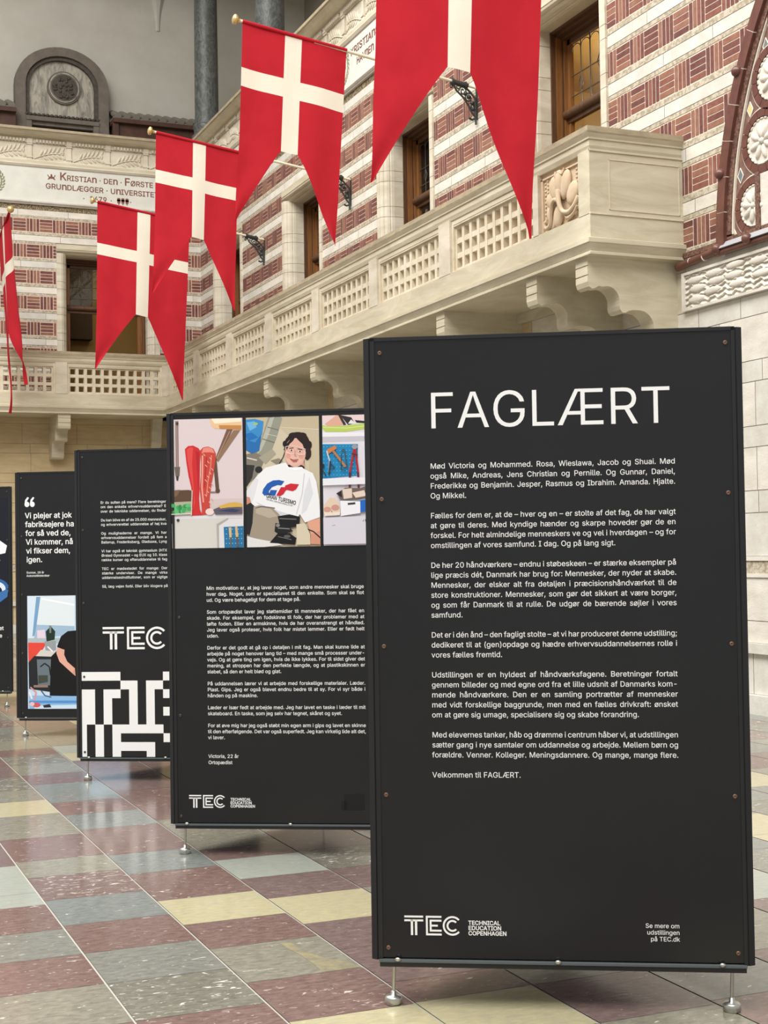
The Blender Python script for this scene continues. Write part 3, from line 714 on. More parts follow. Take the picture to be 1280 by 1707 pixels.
for i in range(40): 
    a = rnd.random()*2*PI; q = rnd.random()**.5*.23; m.ell((mc[0]+q*math.cos(a), mc[1]+q*math.sin(a), .215), (.04, .03, .03), NICHE_D, NF, 6, 4, a)
m.build('medallion', ni)
m = MB(); m.box((c-.78, .0, 10.86), (c+.78, .30, 10.95), NICHE, lambda x, y, z: NF(x, z, y)); m.box((c-.82, .0, 10.95), (c+.82, .24, 11.0), NICHE_D, lambda x, y, z: NF(x, z, y))
for i in range(18): m.ell((c-.77+i*.0905, 11.0, .24), (.045, .035, .04), NICHE_D, NF, 8, 5)
m.box((c-.78, .0, 9.9), (c-.66, .28, 10.86), NICHE, lambda x, y, z: NF(x, z, y)); m.box((c+.66, .0, 9.9), (c+.78, .28, 10.86), NICHE, lambda x, y, z: NF(x, z, y))
m.box((c-.66, .0, 9.9), (c+.66, .05, 10.86), NICHE_SHADE, lambda x, y, z: NF(x, z, y)); m.box((c-.66, .1, 10.78), (c+.66, .22, 10.86), NICHE, lambda x, y, z: NF(x, z, y))
m.build('lintel', ni)
def canopy(x0, x1, label):
    t = thing('tiled_canopy', label, 'canopy', ((x0+x1)/2, 30.7, 9.9), group='canopies beside the niche')
    m = MB(); T = lambda x, y, z: NF(x, z, y)
    m.box((x0, 0, 10.90), (x1, .62, 10.99), WOOD_R, T); m.box((x0+.05, 0, 9.9), (x1, .5, 10.90), WOOD_R, T)
    m.box((x0, .45, 10.62), (x0+.12, .56, 10.90), WOOD_R, T); m.build('timber_beam', t)
    m = MB(); n = int((x1-x0)/.19)
    for i in range(n):
        x = x0+(i+.5)*(x1-x0)/n; m.tube([NF(x, 11.26, .0), NF(x, 11.03, .62)], .075, ROOFT, 10)
    m.box((x0, 0, 10.985), (x1, .6, 11.02), ROOFT, T); m.build('roof_tiles', t)
canopy(6.56, 8.75, 'dark timber canopy with grey roof tiles right of the arched niche')
canopy(1.8, 4.50, 'dark timber canopy with roof tiles left of the arched niche, cut by the picture edge')

# ================================================================== GLYPHS
GLY = {}
for _l in '''!98|34,80 32,254 66,254 64,80;49,-2 40,-1 33,4 28,12 26,20 28,29 33,37 40,42 49,43 58,42 65,37 70,29 72,20 70,12 65,4 58,-1
\'103|39,159 35,254 68,254 64,159
(137|45,103 50,162 66,221 88,270 118,270 95,214 81,157 76,103 80,57 94,8 118,-48 88,-48 69,-11 56,27 47,66
)137|19,-48 43,9 57,58 61,103 56,157 41,214 19,270 48,270 71,221 86,162 92,103 89,65 81,27 67,-11 48,-48
,94|19,-60 34,36 68,36 42,-60
-227|168,122 168,94 57,94 57,122
.94|48,-2 39,-1 31,4 26,12 25,20 26,29 31,37 39,42 48,43 56,42 64,37 69,29 71,20 69,12 64,4 56,-1
0227|113,-3 87,0 65,12 47,31 34,57 27,89 24,127 27,165 35,197 48,223 65,242 87,254 113,258 139,254 161,242 179,223 192,197 200,165 203,127 200,89 192,57 179,31 162,12 140,0;113,25 131,28 145,37 157,52 165,72 170,97 172,127 170,157 165,182 157,203 145,218 131,227 113,230 96,227 82,218 70,203 62,182 56,157 55,127 56,97 62,72 70,52 82,37 96,28
1227|38,0 38,27 195,27 195,0;138,254 138,0 106,0 106,224 105,224 43,179 43,213 99,254
2227|32,0 32,24 117,114 141,141 155,163 160,186 159,198 154,209 146,218 137,224 112,230 98,228 86,224 77,216 69,207 65,195 64,181 33,181 35,202 43,221 55,237 72,248 91,255 112,258 134,255 153,248 169,237 181,223 188,205 191,186 185,159 168,129 133,90 76,30 76,28 195,28 195,0
3227|109,-3 87,-1 66,5 49,15 35,29 26,46 22,66 55,66 57,54 63,44 72,35 83,30 109,25 138,30 149,37 157,46 163,58 165,72 163,86 158,98 150,109 137,117 121,122 101,124 78,124 78,150 144,224 144,226 35,226 35,254 186,254 186,230 106,139 106,144 132,144 154,138 172,127 185,111 194,93 196,72 194,51 185,33 172,18 154,6 133,-1
4227|20,53 20,79 123,254 155,254 54,83 54,81 207,81 207,53;141,0 141,61 141,73 141,159 171,159 171,0
5227|111,-3 89,-1 70,6 54,16 41,30 33,47 30,65 61,65 64,54 69,44 87,30 111,25 125,27 138,32 149,41 157,52 162,66 164,81 162,97 157,111 148,122 137,131 124,137 109,138 84,134 64,123 34,126 48,254 183,254 183,226 75,226 67,151 68,151 89,162 115,167 131,165 147,160 161,153 172,143 182,130 189,116 194,99 195,82 193,58 184,38 171,21 154,8 134,-1
6227|113,-3 91,-1 71,7 55,20 42,37 34,58 32,81 34,100 40,119 69,170 126,254 161,254 75,131 73,131 83,144 98,153 117,157 139,155 158,147 173,136 185,120 192,101 194,79 192,56 184,36 171,20 155,7 135,-1;113,24 127,26 139,31 149,40 157,51 162,64 164,79 162,94 157,107 149,118 139,126 127,131 113,133 99,131 87,126 77,118 69,107 64,94 62,79 64,64 69,51 77,40 87,31 99,26
7227|48,0 162,224 162,226 31,226 31,254 195,254 195,224 82,0
8227|113,-3 89,-1 68,6 50,17 37,31 29,48 26,68 28,83 33,98 40,110 51,121 63,128 76,132 76,133 59,141 46,154 38,171 35,190 38,209 45,225 57,239 73,249 92,256 113,258 134,256 153,249 169,239 181,225 188,209 191,190 188,171 180,154 167,141 150,133 150,132 164,128 176,121 186,110 194,98 199,83 200,68 198,48 189,31 176,17 158,6 137,-1;113,25 129,26 142,30 153,37 161,46 167,57 168,69 167,83 161,94 153,104 141,111 128,116 113,118 98,116 85,111 73,104 65,94 59,83 58,69 59,57 64,46 73,37 84,30 97,26;113,145 137,150 146,157 154,165 158,176 160,188 158,200 154,210 147,218 138,225 113,230 89,225 79,218 72,210 68,200 66,188 68,176 72,165 79,157 89,150
9227|113,258 135,255 155,247 171,234 184,217 192,197 194,173 192,155 186,135 158,84 100,0 65,0 151,124 154,124 144,111 128,101 109,97 87,100 69,107 53,119 41,134 34,154 32,176 34,198 42,218 55,235 71,247 91,255;113,230 99,228 87,223 77,215 69,204 64,191 63,176 64,161 69,148 77,137 87,129 99,123 113,122 127,123 139,129 149,137 157,147 162,160 164,175 162,190 157,204 150,215 139,223 127,228
:94|48,-2 39,-1 31,4 26,12 25,20 26,29 31,37 39,42 48,43 56,42 64,37 69,29 71,20 69,12 64,4 56,-1;48,135 39,137 31,142 26,149 25,158 26,167 31,174 39,179 48,181 56,179 64,174 69,167 71,158 69,149 64,142 56,137
;94|19,-60 34,36 68,36 42,-60;52,135 43,137 36,142 31,149 29,158 31,167 36,174 43,179 52,181 61,179 68,174 73,167 75,158 73,149 68,142 61,137
?179|66,76 66,80 71,115 76,126 84,135 104,149 123,167 129,178 131,192 129,203 125,213 110,226 89,231 69,226 53,213 48,202 46,189 14,189 17,209 24,226 36,240 51,250 69,256 89,258 110,256 127,249 142,239 153,226 160,209 162,191 160,172 153,156 142,142 127,130 110,118 100,103 97,79 97,76;82,-2 73,-1 66,4 61,12 59,20 61,29 66,37 73,42 82,43 91,42 98,37 103,29 105,20 103,12 98,4 91,-1
A240|8,0 101,254 138,254 231,0 198,0 144,151 132,186 116,239 123,239 106,185 95,151 43,0;55,71 55,99 185,99 185,71
B228|30,0 30,254 121,254 145,252 164,245 180,235 190,221 197,205 199,187 198,172 193,160 178,143 157,133 157,131 170,129 182,123 192,114 201,102 207,86 209,68 207,50 200,33 189,20 172,9 151,2 123,0;62,29 122,29 148,31 165,40 175,53 178,68 176,81 171,92 163,102 153,109 140,114 124,115 62,115;62,143 119,143 144,148 154,155 162,163 166,174 168,186 165,202 156,214 141,223 120,226 62,226
C255|134,-3 103,1 75,12 52,32 35,58 24,90 20,127 24,165 35,197 52,223 75,242 103,254 134,258 170,252 186,245 201,236 214,224 224,209 232,193 236,174 204,174 195,197 179,214 158,224 134,228 111,225 92,216 75,202 62,182 54,157 52,127 54,97 63,72 75,53 92,38 112,29 134,26 158,30 179,40 195,57 204,80 236,80 232,62 224,45 214,31 201,19 187,9 170,2 153,-2
D251|109,0 48,0 48,29 107,29 136,31 159,40 177,55 189,75 197,99 200,128 197,156 190,180 177,200 160,214 138,223 110,226 47,226 47,254 113,254 147,251 176,239 200,221 217,196 227,164 231,128 227,91 217,59 199,34 175,15 145,4;62,254 62,0 30,0 30,254
E209|30,0 30,254 186,254 186,226 62,226 62,143 178,143 178,114 62,114 62,29 188,29 188,0
F205|30,0 30,254 185,254 185,226 62,226 62,139 173,139 173,111 62,111 62,0
G260|134,-3 102,1 75,13 52,32 35,58 24,90 20,127 24,165 35,197 52,223 74,242 102,254 132,258 152,256 170,252 187,245 202,235 214,222 225,208 232,192 237,174 204,174 194,197 178,213 158,224 133,228 111,225 92,216 75,202 62,182 54,157 52,127 54,97 63,72 75,53 92,38 112,29 134,26 155,29 172,36 187,47 198,62 205,80 207,101 217,100 141,100 141,128 239,128 239,100 236,71 225,45 209,25 188,9 163,0
H258|30,0 30,254 62,254 62,144 196,144 196,254 228,254 228,0 196,0 196,116 62,116 62,0
I150|16,0 16,29 59,29 59,226 16,226 16,254 135,254 135,226 91,226 91,29 135,29 135,0
J198|93,-3 62,2 38,16 22,40 17,73 17,86 49,86 49,73 52,52 61,37 75,28 93,25 110,28 124,37 133,52 136,73 136,254 168,254 168,73 163,40 147,16 123,2
K233|52,73 52,108 70,131 87,152 106,172 182,254 224,254 116,138 114,138;30,0 30,254 62,254 62,167 62,112 62,97 62,0;186,0 94,130 114,155 224,0
L196|30,0 30,254 62,254 62,29 181,29 181,0
M314|30,0 30,254 76,254 139,94 144,79 150,61 156,42 161,24 154,24 159,41 165,61 171,79 176,94 238,254 284,254 284,0 252,0 252,145 252,163 253,184 253,207 253,229 256,229 249,205 241,181 234,161 228,145 171,0 143,0 85,145 80,160 72,181 65,204 56,229 59,229 60,208 60,186 61,164 61,145 61,0
N262|30,0 30,254 68,254 172,91 181,75 194,53 207,27 202,27 200,54 200,79 199,97 199,254 232,254 232,0 193,0 101,145 89,165 74,191 54,226 60,227 61,192 62,164 62,145 62,0
O267|133,-3 103,1 75,12 52,32 35,58 24,90 20,127 24,165 35,197 52,223 75,242 103,254 133,258 164,254 192,242 215,223 232,197 243,165 247,127 243,90 232,58 215,32 192,12 164,1;133,26 155,29 175,38 191,52 204,72 212,97 215,127 212,157 204,182 191,202 175,216 155,225 133,228 112,225 92,216 75,202 63,182 54,157 52,127 54,97 63,72 75,52 92,38 112,29
P222|30,0 30,254 118,254 144,252 166,244 183,231 195,215 202,195 204,174 202,152 195,133 183,116 166,104 144,96 118,93 55,93 55,121 116,121 134,123 149,128 159,136 167,147 171,160 172,174 171,188 167,201 159,211 148,219 134,224 116,226 62,226 62,0
Q267|123,80 156,80 185,42 192,32 234,-24 200,-24 173,13 166,23;133,-3 103,1 75,12 52,32 35,58 24,90 20,127 24,165 35,197 52,223 75,242 103,254 133,258 164,254 192,242 215,223 232,197 243,165 247,127 243,90 232,58 215,32 192,12 164,1;133,26 155,29 175,38 191,52 204,72 212,97 215,127 212,157 204,182 191,202 175,216 155,225 133,228 112,225 92,216 75,202 63,182 54,157 52,127 54,97 63,72 75,52 92,38 112,29
R224|30,0 30,254 118,254 145,252 167,244 183,232 195,217 202,198 205,176 202,154 195,136 183,120 166,109 145,101 118,99 48,99 48,128 117,128 135,129 149,133 160,141 167,150 171,162 173,176 171,190 167,202 159,212 149,220 134,224 116,226 62,226 62,0;177,0 115,115 151,115 214,0
S223|112,-4 86,-2 64,5 46,15 32,30 23,48 19,68 52,68 55,55 62,44 71,35 83,29 112,25 128,26 143,30 155,37 165,46 171,57 173,70 171,81 166,89 148,102 122,111 92,120 64,130 43,145 30,163 26,186 29,206 37,224 51,238 69,249 90,256 114,258 137,256 158,249 175,238 189,224 197,208 200,189 169,189 163,206 151,219 134,227 112,229 97,228 84,224 73,218 64,209 59,199 58,188 60,176 65,167 85,154 106,147 132,140 156,132 179,119 197,99 202,85 204,69 201,50 193,32 180,17 162,5 139,-2
T224|16,226 16,254 208,254 208,226 128,226 128,0 96,0 96,226
U259|129,-4 101,-1 77,8 57,22 42,40 33,62 30,87 30,254 62,254 62,89 64,72 70,57 80,44 94,34 110,28 129,26 149,28 165,34 179,44 188,57 194,72 196,89 196,254 229,254 229,87 226,62 216,40 201,22 182,8 157,-1
V240|102,0 8,254 42,254 96,103 108,69 124,15 117,15 133,69 145,103 197,254 231,254 139,0
W343|78,0 8,254 41,254 82,98 88,73 93,47 98,20 95,20 100,47 106,73 112,98 153,254 190,254 231,98 237,73 243,47 249,20 244,20 249,47 255,73 261,98 302,254 335,254 265,0 228,0 184,161 176,196 168,237 175,237 167,197 159,161 115,0
X237|9,0 109,142 109,118 15,254 52,254 89,200 102,181 112,164 122,146 116,146 126,164 136,181 149,200 187,254 223,254 129,119 129,143 228,0 191,0 146,65 134,83 125,98 115,116 122,116 113,98 103,83 91,65 46,0
Y236|102,0 102,104 8,254 46,254 96,172 111,146 125,115 112,115 126,146 140,172 191,254 228,254 134,104 134,0
Z219|21,0 21,23 137,193 153,215 170,238 174,227 143,226 111,226 20,226 20,254 198,254 198,231 84,64 67,40 49,17 45,27 76,28 107,29 200,29 200,0
a195|80,-4 63,-3 47,2 34,11 24,22 17,37 15,54 17,69 22,80 29,90 39,97 63,105 89,110 117,113 133,117 136,121 138,127 138,128 133,148 120,161 98,165 75,161 59,150 50,137 20,146 29,161 39,173 52,182 66,188 97,192 119,190 143,180 153,172 161,160 167,145 168,126 168,0 138,0 138,26 136,26 126,12 108,1;85,23 101,24 114,29 124,37 132,47 136,57 138,69 138,95 130,91 116,88 100,86 88,84 67,79 52,70 47,62 46,52 51,36 65,26
b212|115,-4 99,-3 86,2 69,16 59,29 56,29 56,0 26,0 26,254 57,254 57,160 59,160 69,173 86,186 98,191 115,192 137,189 156,180 173,166 185,146 193,122 195,94 193,66 185,42 173,23 157,8 137,-1;110,23 126,26 140,33 150,44 158,58 163,75 164,95 163,114 158,131 150,145 140,156 126,163 110,165 94,163 81,156 70,145 62,131 58,114 56,95 58,75 63,58 70,43 81,32 94,26
c198|104,-4 79,-1 58,8 41,23 28,43 20,66 17,94 20,122 28,146 41,165 58,180 79,189 104,192 130,189 153,178 170,161 181,138 151,131 145,145 135,155 121,162 104,165 86,162 73,155 62,144 54,129 50,112 48,94 50,75 54,59 62,44 73,33 86,26 104,23 121,26 135,33 146,44 152,59 181,51 171,28 153,11 130,0
d212|98,-4 75,-1 56,8 40,23 27,42 20,66 17,94 20,122 27,146 40,166 56,180 75,189 98,192 114,191 126,186 144,173 153,160 155,160 155,254 186,254 186,0 156,0 156,29 153,29 143,16 126,2 114,-3;102,23 118,26 132,32 142,43 150,58 154,75 156,95 154,114 150,131 142,145 132,156 118,163 102,165 86,163 72,156 62,145 54,131 50,114 48,95 50,75 54,58 62,44 73,33 86,26
e202|106,-4 80,-1 58,8 41,23 28,42 20,66 17,93 20,121 28,145 40,165 58,180 78,189 103,192 133,187 147,180 160,170 170,157 179,141 184,121 186,97 186,85 37,85 37,110 169,110 155,101 153,119 149,134 141,147 131,157 118,163 103,165 87,163 73,157 62,147 54,135 50,121 48,105 48,89 50,69 55,53 64,40 76,31 90,25 106,23 127,26 143,36 153,53 182,45 177,32 168,20 156,10 141,2 125,-3
f127|114,190 114,164 3,164 3,190;40,0 40,216 42,231 48,243 57,252 68,259 94,265 111,263 121,260 114,234 107,236 97,237 85,235 77,230 72,221 71,209 71,0
g213|103,-75 84,-74 67,-70 41,-55 25,-35 51,-20 61,-33 77,-44 103,-49 124,-46 141,-38 152,-23 156,-3 156,34 153,34 143,21 126,8 114,4 97,2 76,5 56,13 40,27 28,45 20,68 17,96 20,123 27,147 40,166 56,180 76,189 98,192 114,191 127,186 144,173 154,159 157,159 157,190 186,190 186,-4 183,-27 175,-45 162,-59 145,-68 125,-73;102,30 118,32 132,38 142,47 150,61 155,77 156,96 155,115 150,132 142,146 132,156 119,163 102,165 86,163 73,156 62,145 54,131 50,115 48,96 50,78 54,61 62,48 73,38 86,32
h205|57,113 57,0 26,0 26,254 57,254 57,144 51,144 62,166 76,181 94,189 114,192 132,190 148,184 161,174 170,160 177,142 179,120 179,0 148,0 148,118 145,137 136,152 123,161 105,165 92,163 80,159 71,151 63,141 58,129
i83|26,0 26,190 57,190 57,0;42,221 34,223 27,227 22,234 21,242 22,249 27,256 34,260 42,262 50,260 57,256 62,249 63,242 62,234 57,227 50,223
j83|26,190 57,190 57,-15 55,-31 51,-45 43,-56 32,-65 19,-70 2,-71 -5,-71 -5,-43 1,-43 12,-42 20,-36 25,-27 26,-15;42,221 34,223 27,227 22,234 20,242 22,249 27,256 34,260 42,262 50,260 57,256 61,249 63,242 61,234 57,227 50,223
k190|55,68 55,106 60,106 142,190 180,190 92,100 89,100;26,0 26,254 57,254 57,0;147,0 74,93 96,114 186,0
l95|70,-1 50,2 37,10 29,24 26,42 26,254 57,254 57,49 60,31 65,27 73,26 80,26 85,27 90,1 81,0
m305|26,0 26,190 56,190 56,148 54,148 59,162 66,173 86,188 110,193 129,190 144,180 154,166 160,147 156,147 161,160 169,172 190,187 218,193 234,191 249,186 261,177 270,164 276,148 278,128 278,0 248,0 248,127 245,145 236,156 224,163 209,165 197,164 187,160 173,145 168,124 168,0 137,0 137,130 134,144 126,156 115,163 100,165 79,160 70,154 63,145 58,133 57,119 57,0
n205|57,113 57,0 26,0 26,190 56,190 56,144 51,144 62,166 76,181 94,189 114,192 132,190 147,184 160,174 170,160 176,142 179,120 179,0 148,0 148,118 145,137 136,152 123,161 105,165 92,163 80,159 71,151 63,141 58,129
o208|104,-4 79,-1 58,8 41,23 28,43 20,66 17,94 20,122 28,146 41,165 58,180 79,189 104,192 128,189 149,180 167,165 180,146 188,122 191,94 188,66 180,43 167,23 149,8 128,-1;104,23 121,26 135,33 146,44 154,59 158,75 160,94 158,112 154,129 146,144 135,155 121,162 104,165 86,162 73,155 62,144 54,129 50,112 48,94 50,75 54,59 62,44 73,33 86,26
p212|26,-71 26,190 56,190 56,160 59,160 69,173 86,186 98,191 115,192 137,189 156,180 173,166 185,146 193,122 195,94 193,66 185,42 173,23 157,8 137,-1 115,-4 99,-3 86,2 69,16 59,29 57,29 57,-71;110,23 126,26 140,33 150,44 158,58 163,75 164,95 163,114 158,131 150,145 140,156 126,163 110,165 94,163 81,156 70,145 62,131 58,114 56,95 58,75 63,58 70,43 81,32 94,26
q212|186,-71 155,-71 155,29 153,29 143,16 126,2 114,-3 98,-4 75,-1 56,8 40,23 27,42 20,66 17,94 20,122 27,146 40,166 56,180 75,189 98,192 114,191 126,186 144,173 153,160 156,160 156,190 186,190;102,23 118,26 132,32 142,43 150,58 154,75 156,95 154,114 150,131 142,145 132,156 118,163 102,165 86,163 72,156 62,145 54,131 50,114 48,95 50,75 54,58 62,44 73,33 86,26
r130|26,0 26,190 56,190 56,160 58,160 65,173 76,184 90,190 107,192 115,192 122,192 122,161 115,162 103,163 91,161 80,157 70,151 63,142 58,131 57,118 57,0
s182|91,-4 72,-3 56,2 42,9 31,19 23,32 18,47 47,53 53,40 62,30 75,25 91,23 108,25 122,31 131,40 134,51 132,60 127,68 118,74 106,78 75,85 52,93 36,104 27,119 23,137 26,152 33,166 43,177 58,185 74,190 94,192 112,191 127,186 140,179 149,170 162,145 134,139 129,149 121,158 110,164 94,166 78,164 65,158 57,150 54,139 56,129 62,122 86,111 115,105 137,97 153,86 162,71 166,53 163,37 156,24 145,12 130,3 112,-2
t114|102,190 102,164 3,164 3,190;32,236 63,236 63,49 64,38 68,31 75,26 85,25 93,26 101,27 107,1 96,-1 84,-2 62,1 46,11 36,26 32,46
u205|91,-3 73,-1 57,5 44,15 35,29 28,47 26,69 26,190 57,190 57,72 60,52 68,37 82,28 100,25 113,27 125,31 134,38 142,48 146,61 148,76 148,190 179,190 179,0 149,0 149,46 154,46 143,23 129,8 111,0
v195|81,0 9,190 42,190 83,78 93,43 103,10 92,10 101,43 112,78 152,190 186,190 113,0
w284|69,0 11,190 44,190 67,107 77,68 88,21 82,21 93,67 103,107 126,190 158,190 181,107 191,68 201,21 196,21 206,68 217,107 240,190 272,190 215,0 184,0 159,86 152,112 145,140 138,169 145,169 138,140 131,112 124,86 99,0
x189|10,0 86,109 86,86 14,190 50,190 74,153 90,127 104,103 88,103 101,127 117,153 141,190 176,190 104,84 104,107 179,0 143,0 115,43 100,68 86,91 102,91 89,68 74,43 46,0
y195|24,-69 31,-43 36,-44 52,-44 65,-37 75,-18 81,-1 9,190 42,190 83,78 93,43 103,10 92,10 101,43 112,78 153,190 186,190 102,-29 88,-54 70,-68 46,-73 32,-72
z190|21,0 21,23 127,160 127,161 24,161 24,190 166,190 166,165 63,30 63,28 169,28 169,0
Å240|8,0 101,254 138,254 231,0 198,0 144,151 132,186 116,239 123,239 106,185 95,151 43,0;55,71 55,99 185,99 185,71;120,264 108,265 97,270 81,285 77,295 75,306 77,318 81,328 97,343 108,347 120,349 132,347 142,343 158,328 163,318 164,306 163,295 158,285 142,270 132,265;120,285 128,287 135,291 139,298 141,306 139,314 135,321 128,326 120,327 112,326 105,321 100,314 99,306 100,298 105,291 112,287
Æ346|8,0 130,254 323,254 323,226 199,226 199,142 315,142 315,113 199,113 199,29 325,29 325,0 168,0 168,233 152,233 44,0;67,72 67,99 184,99 184,72
Ø267|133,-3 103,1 75,12 52,32 35,58 24,90 20,127 24,165 35,197 52,223 75,242 103,254 133,258 164,254 192,242 215,223 232,197 243,165 247,127 243,90 232,58 215,32 192,12 164,1;133,26 155,29 175,38 191,52 204,72 212,97 215,127 212,157 204,182 191,202 175,216 155,225 133,228 112,225 92,216 75,202 63,182 54,157 52,127 54,97 63,72 75,52 92,38 112,29;54,-8 32,8 213,262 235,247
å195|80,-4 63,-3 47,2 34,11 24,22 17,37 15,54 17,69 22,80 29,90 39,97 63,105 89,110 117,113 133,117 136,121 138,127 138,128 133,148 120,161 98,165 75,161 59,150 50,137 20,146 29,161 39,173 52,182 66,188 97,192 119,190 143,180 153,172 161,160 167,145 168,126 168,0 138,0 138,26 136,26 126,12 108,1;85,23 101,24 114,29 124,37 132,47 136,57 138,69 138,95 130,91 116,88 100,86 88,84 67,79 52,70 47,62 46,52 51,36 65,26;95,202 83,204 72,208 56,223 52,234 50,245 52,256 56,266 72,281 83,286 95,287 106,286 117,281 133,266 138,256 139,245 138,234 133,223 117,208 106,204;95,224 103,225 110,230 114,237 116,245 114,253 110,260 103,264 95,266 87,264 80,260 75,253 74,245 75,237 80,230 87,225
æ319|81,-4 63,-3 47,3 34,11 24,23 17,37 15,54 17,69 22,81 31,91 41,98 68,108 96,110 285,110 271,100 271,118 267,133 260,146 249,157 236,163 220,165 204,163 190,157 179,147 171,135 166,121 165,105 165,89 167,69 172,53 181,40 192,31 206,25 223,23 244,26 259,36 270,53 299,46 294,32 285,20 273,10 258,2 241,-3 223,-4 203,-2 186,3 171,11 159,22 150,36 144,51 149,145 165,170 176,180 189,186 204,191 220,192 250,187 264,180 277,170 287,157 296,141 301,121 302,97 302,85 97,85 71,81 53,71 48,63 46,53 49,40 57,30 70,25 85,23 101,25 114,29 124,37 131,47 136,57 137,69 137,128 133,148 120,161 98,165 75,161 59,150 50,137 20,146 29,161 39,173 52,182 66,188 97,192 122,189 135,184 146,176 156,164 162,148 156,35 153,35 143,20 126,7 105,-1
é202|106,-4 80,-1 58,8 41,23 28,42 20,66 17,93 20,121 28,145 40,165 58,180 78,189 103,192 133,187 147,180 160,170 170,157 179,141 184,121 186,97 186,85 37,85 37,110 169,110 155,101 153,119 149,134 141,147 131,157 118,163 103,165 87,163 73,157 62,147 54,135 50,121 48,105 48,89 50,69 55,53 64,40 76,31 90,25 106,23 127,26 143,36 153,53 182,45 177,32 168,20 156,10 141,2 125,-3;88,214 112,265 146,265 114,214
ø208|104,-4 79,-1 58,8 41,23 28,43 20,66 17,94 20,122 28,146 41,165 58,180 79,189 104,192 128,189 149,180 167,165 180,146 188,122 191,94 188,66 180,43 167,23 149,8 128,-1;104,23 121,26 135,33 146,44 154,59 158,75 160,94 158,112 154,129 146,144 135,155 121,162 104,165 86,162 73,155 62,144 54,129 50,112 48,94 50,75 54,59 62,44 73,33 86,26;32,-8 13,8 176,197 194,182
–175|175,122 175,94 0,94 0,122
“150|26,159 52,254 75,254 60,159;87,159 114,254 137,254 122,159'''.split('\n'):
    h, p = _l[1:].split('|', 1)
    GLY[_l[0]] = (int(h)/500.0, [[tuple(float(q)/500.0 for q in xy.split(',')) for xy in s.split(' ')] for s in p.split(';')])
GLY[' '] = (0.197, [])
GLY['·'] = (0.25, [[(0.125+0.045*math.cos(i*PI/4), 0.25+0.045*math.sin(i*PI/4)) for i in range(8)]])
_cache = {}
def fat(poly, w):
    n = len(poly)
    ar = sum(poly[i][0]*poly[(i+1) % n][1]-poly[(i+1) % n][0]*poly[i][1] for i in range(n))
    out = []
    for i in range(n):
        a, b, c = poly[i-1], poly[i], poly[(i+1) % n]
        v1 = Vector((b[0]-a[0], b[1]-a[1])); v2 = Vector((c[0]-b[0], c[1]-b[1]))
        if v1.length < 1e-6 or v2.length < 1e-6: out.append(b); continue
        v1.normalize(); v2.normalize(); nn = Vector((v1.y+v2.y, -v1.x-v2.x))
        if nn.length < 1e-4: out.append(b); continue
        nn.normalize(); k = min(1.8, 1.0/max(0.3, nn.dot(Vector((v1.y, -v1.x)))))
        out.append((b[0]+nn.x*w*k, b[1]+nn.y*w*k))
    return out
def fill_outline(pl):
    """non-zero winding fill of the contours as trapezoids"""
    E = []
    for p in pl:
        for i in range(len(p)):
            (x1, y1), (x2, y2) = p[i-1], p[i]
            if abs(y1-y2) > 1e-9: E.append((x1, y1, x2, y2, 1) if y1 < y2 else (x2, y2, x1, y1, -1))
    ys = {round(q[1], 5) for p in pl for q in p}
    for i in range(len(E)):
        ax, ay, bx, by, _ = E[i]; r = (bx-ax)/(by-ay)
        for j in range(i):
            cx, cy, dx, dy, _ = E[j]
            lo, hi = max(ay, cy), min(by, dy)
            if hi-lo < 1e-6: continue
            q = (dx-cx)/(dy-cy); f0 = ax+r*(lo-ay)-cx-q*(lo-cy); f1 = ax+r*(hi-ay)-cx-q*(hi-cy)
            if f0*f1 < 0: ys.add(round(lo+(hi-lo)*f0/(f0-f1), 5))
    ys = sorted(ys); out = []; live = {}
    X = lambda e, y: e[0]+(e[2]-e[0])*(y-e[1])/(e[3]-e[1])
    for ya, yb in zip(ys, ys[1:]):
        if yb-ya < 2e-5: continue
        ym = (ya+yb)/2; act = sorted((X(e, ym), k) for k, e in enumerate(E) if e[1] < ym < e[3])
        w = 0; L = None; nxt = {}
        for x, k in act:
            w0 = w; w += E[k][4]
            if w0 == 0: L = k
            elif w == 0: nxt[(L, k)] = live.get((L, k), ya)
        for key, y0 in live.items():
            if key not in nxt: out.append((key, y0, ya))
        live = nxt
    out += [(key, y0, ys[-1]) for key, y0 in live.items()]
    V = []; F = []
    for (l, r), y0, y1 in out:
        n = len(V); V += [(X(E[l], y0), y0, 0), (X(E[r], y0), y0, 0), (X(E[r], y1), y1, 0), (X(E[l], y1), y1, 0)]; F.append((n, n+1, n+2, n+3))
    return V, F
def glyph(c, w):
    if (c, w) not in _cache:
        pl = GLY[c][1]
        if w and pl:
            ar = lambda p: sum(p[i-1][0]*p[i][1]-p[i][0]*p[i-1][1] for i in range(len(p)))
            s = 1 if ar(max(pl, key=lambda p: abs(ar(p)))) > 0 else -1
            pl = [fat(p, w*s) for p in pl]
        _cache[(c, w)] = fill_outline(pl) if pl else ([], [])
    return _cache[(c, w)]
def text_w(t, sx=1.0): return sum(GLY[c][0] for c in t)*sx
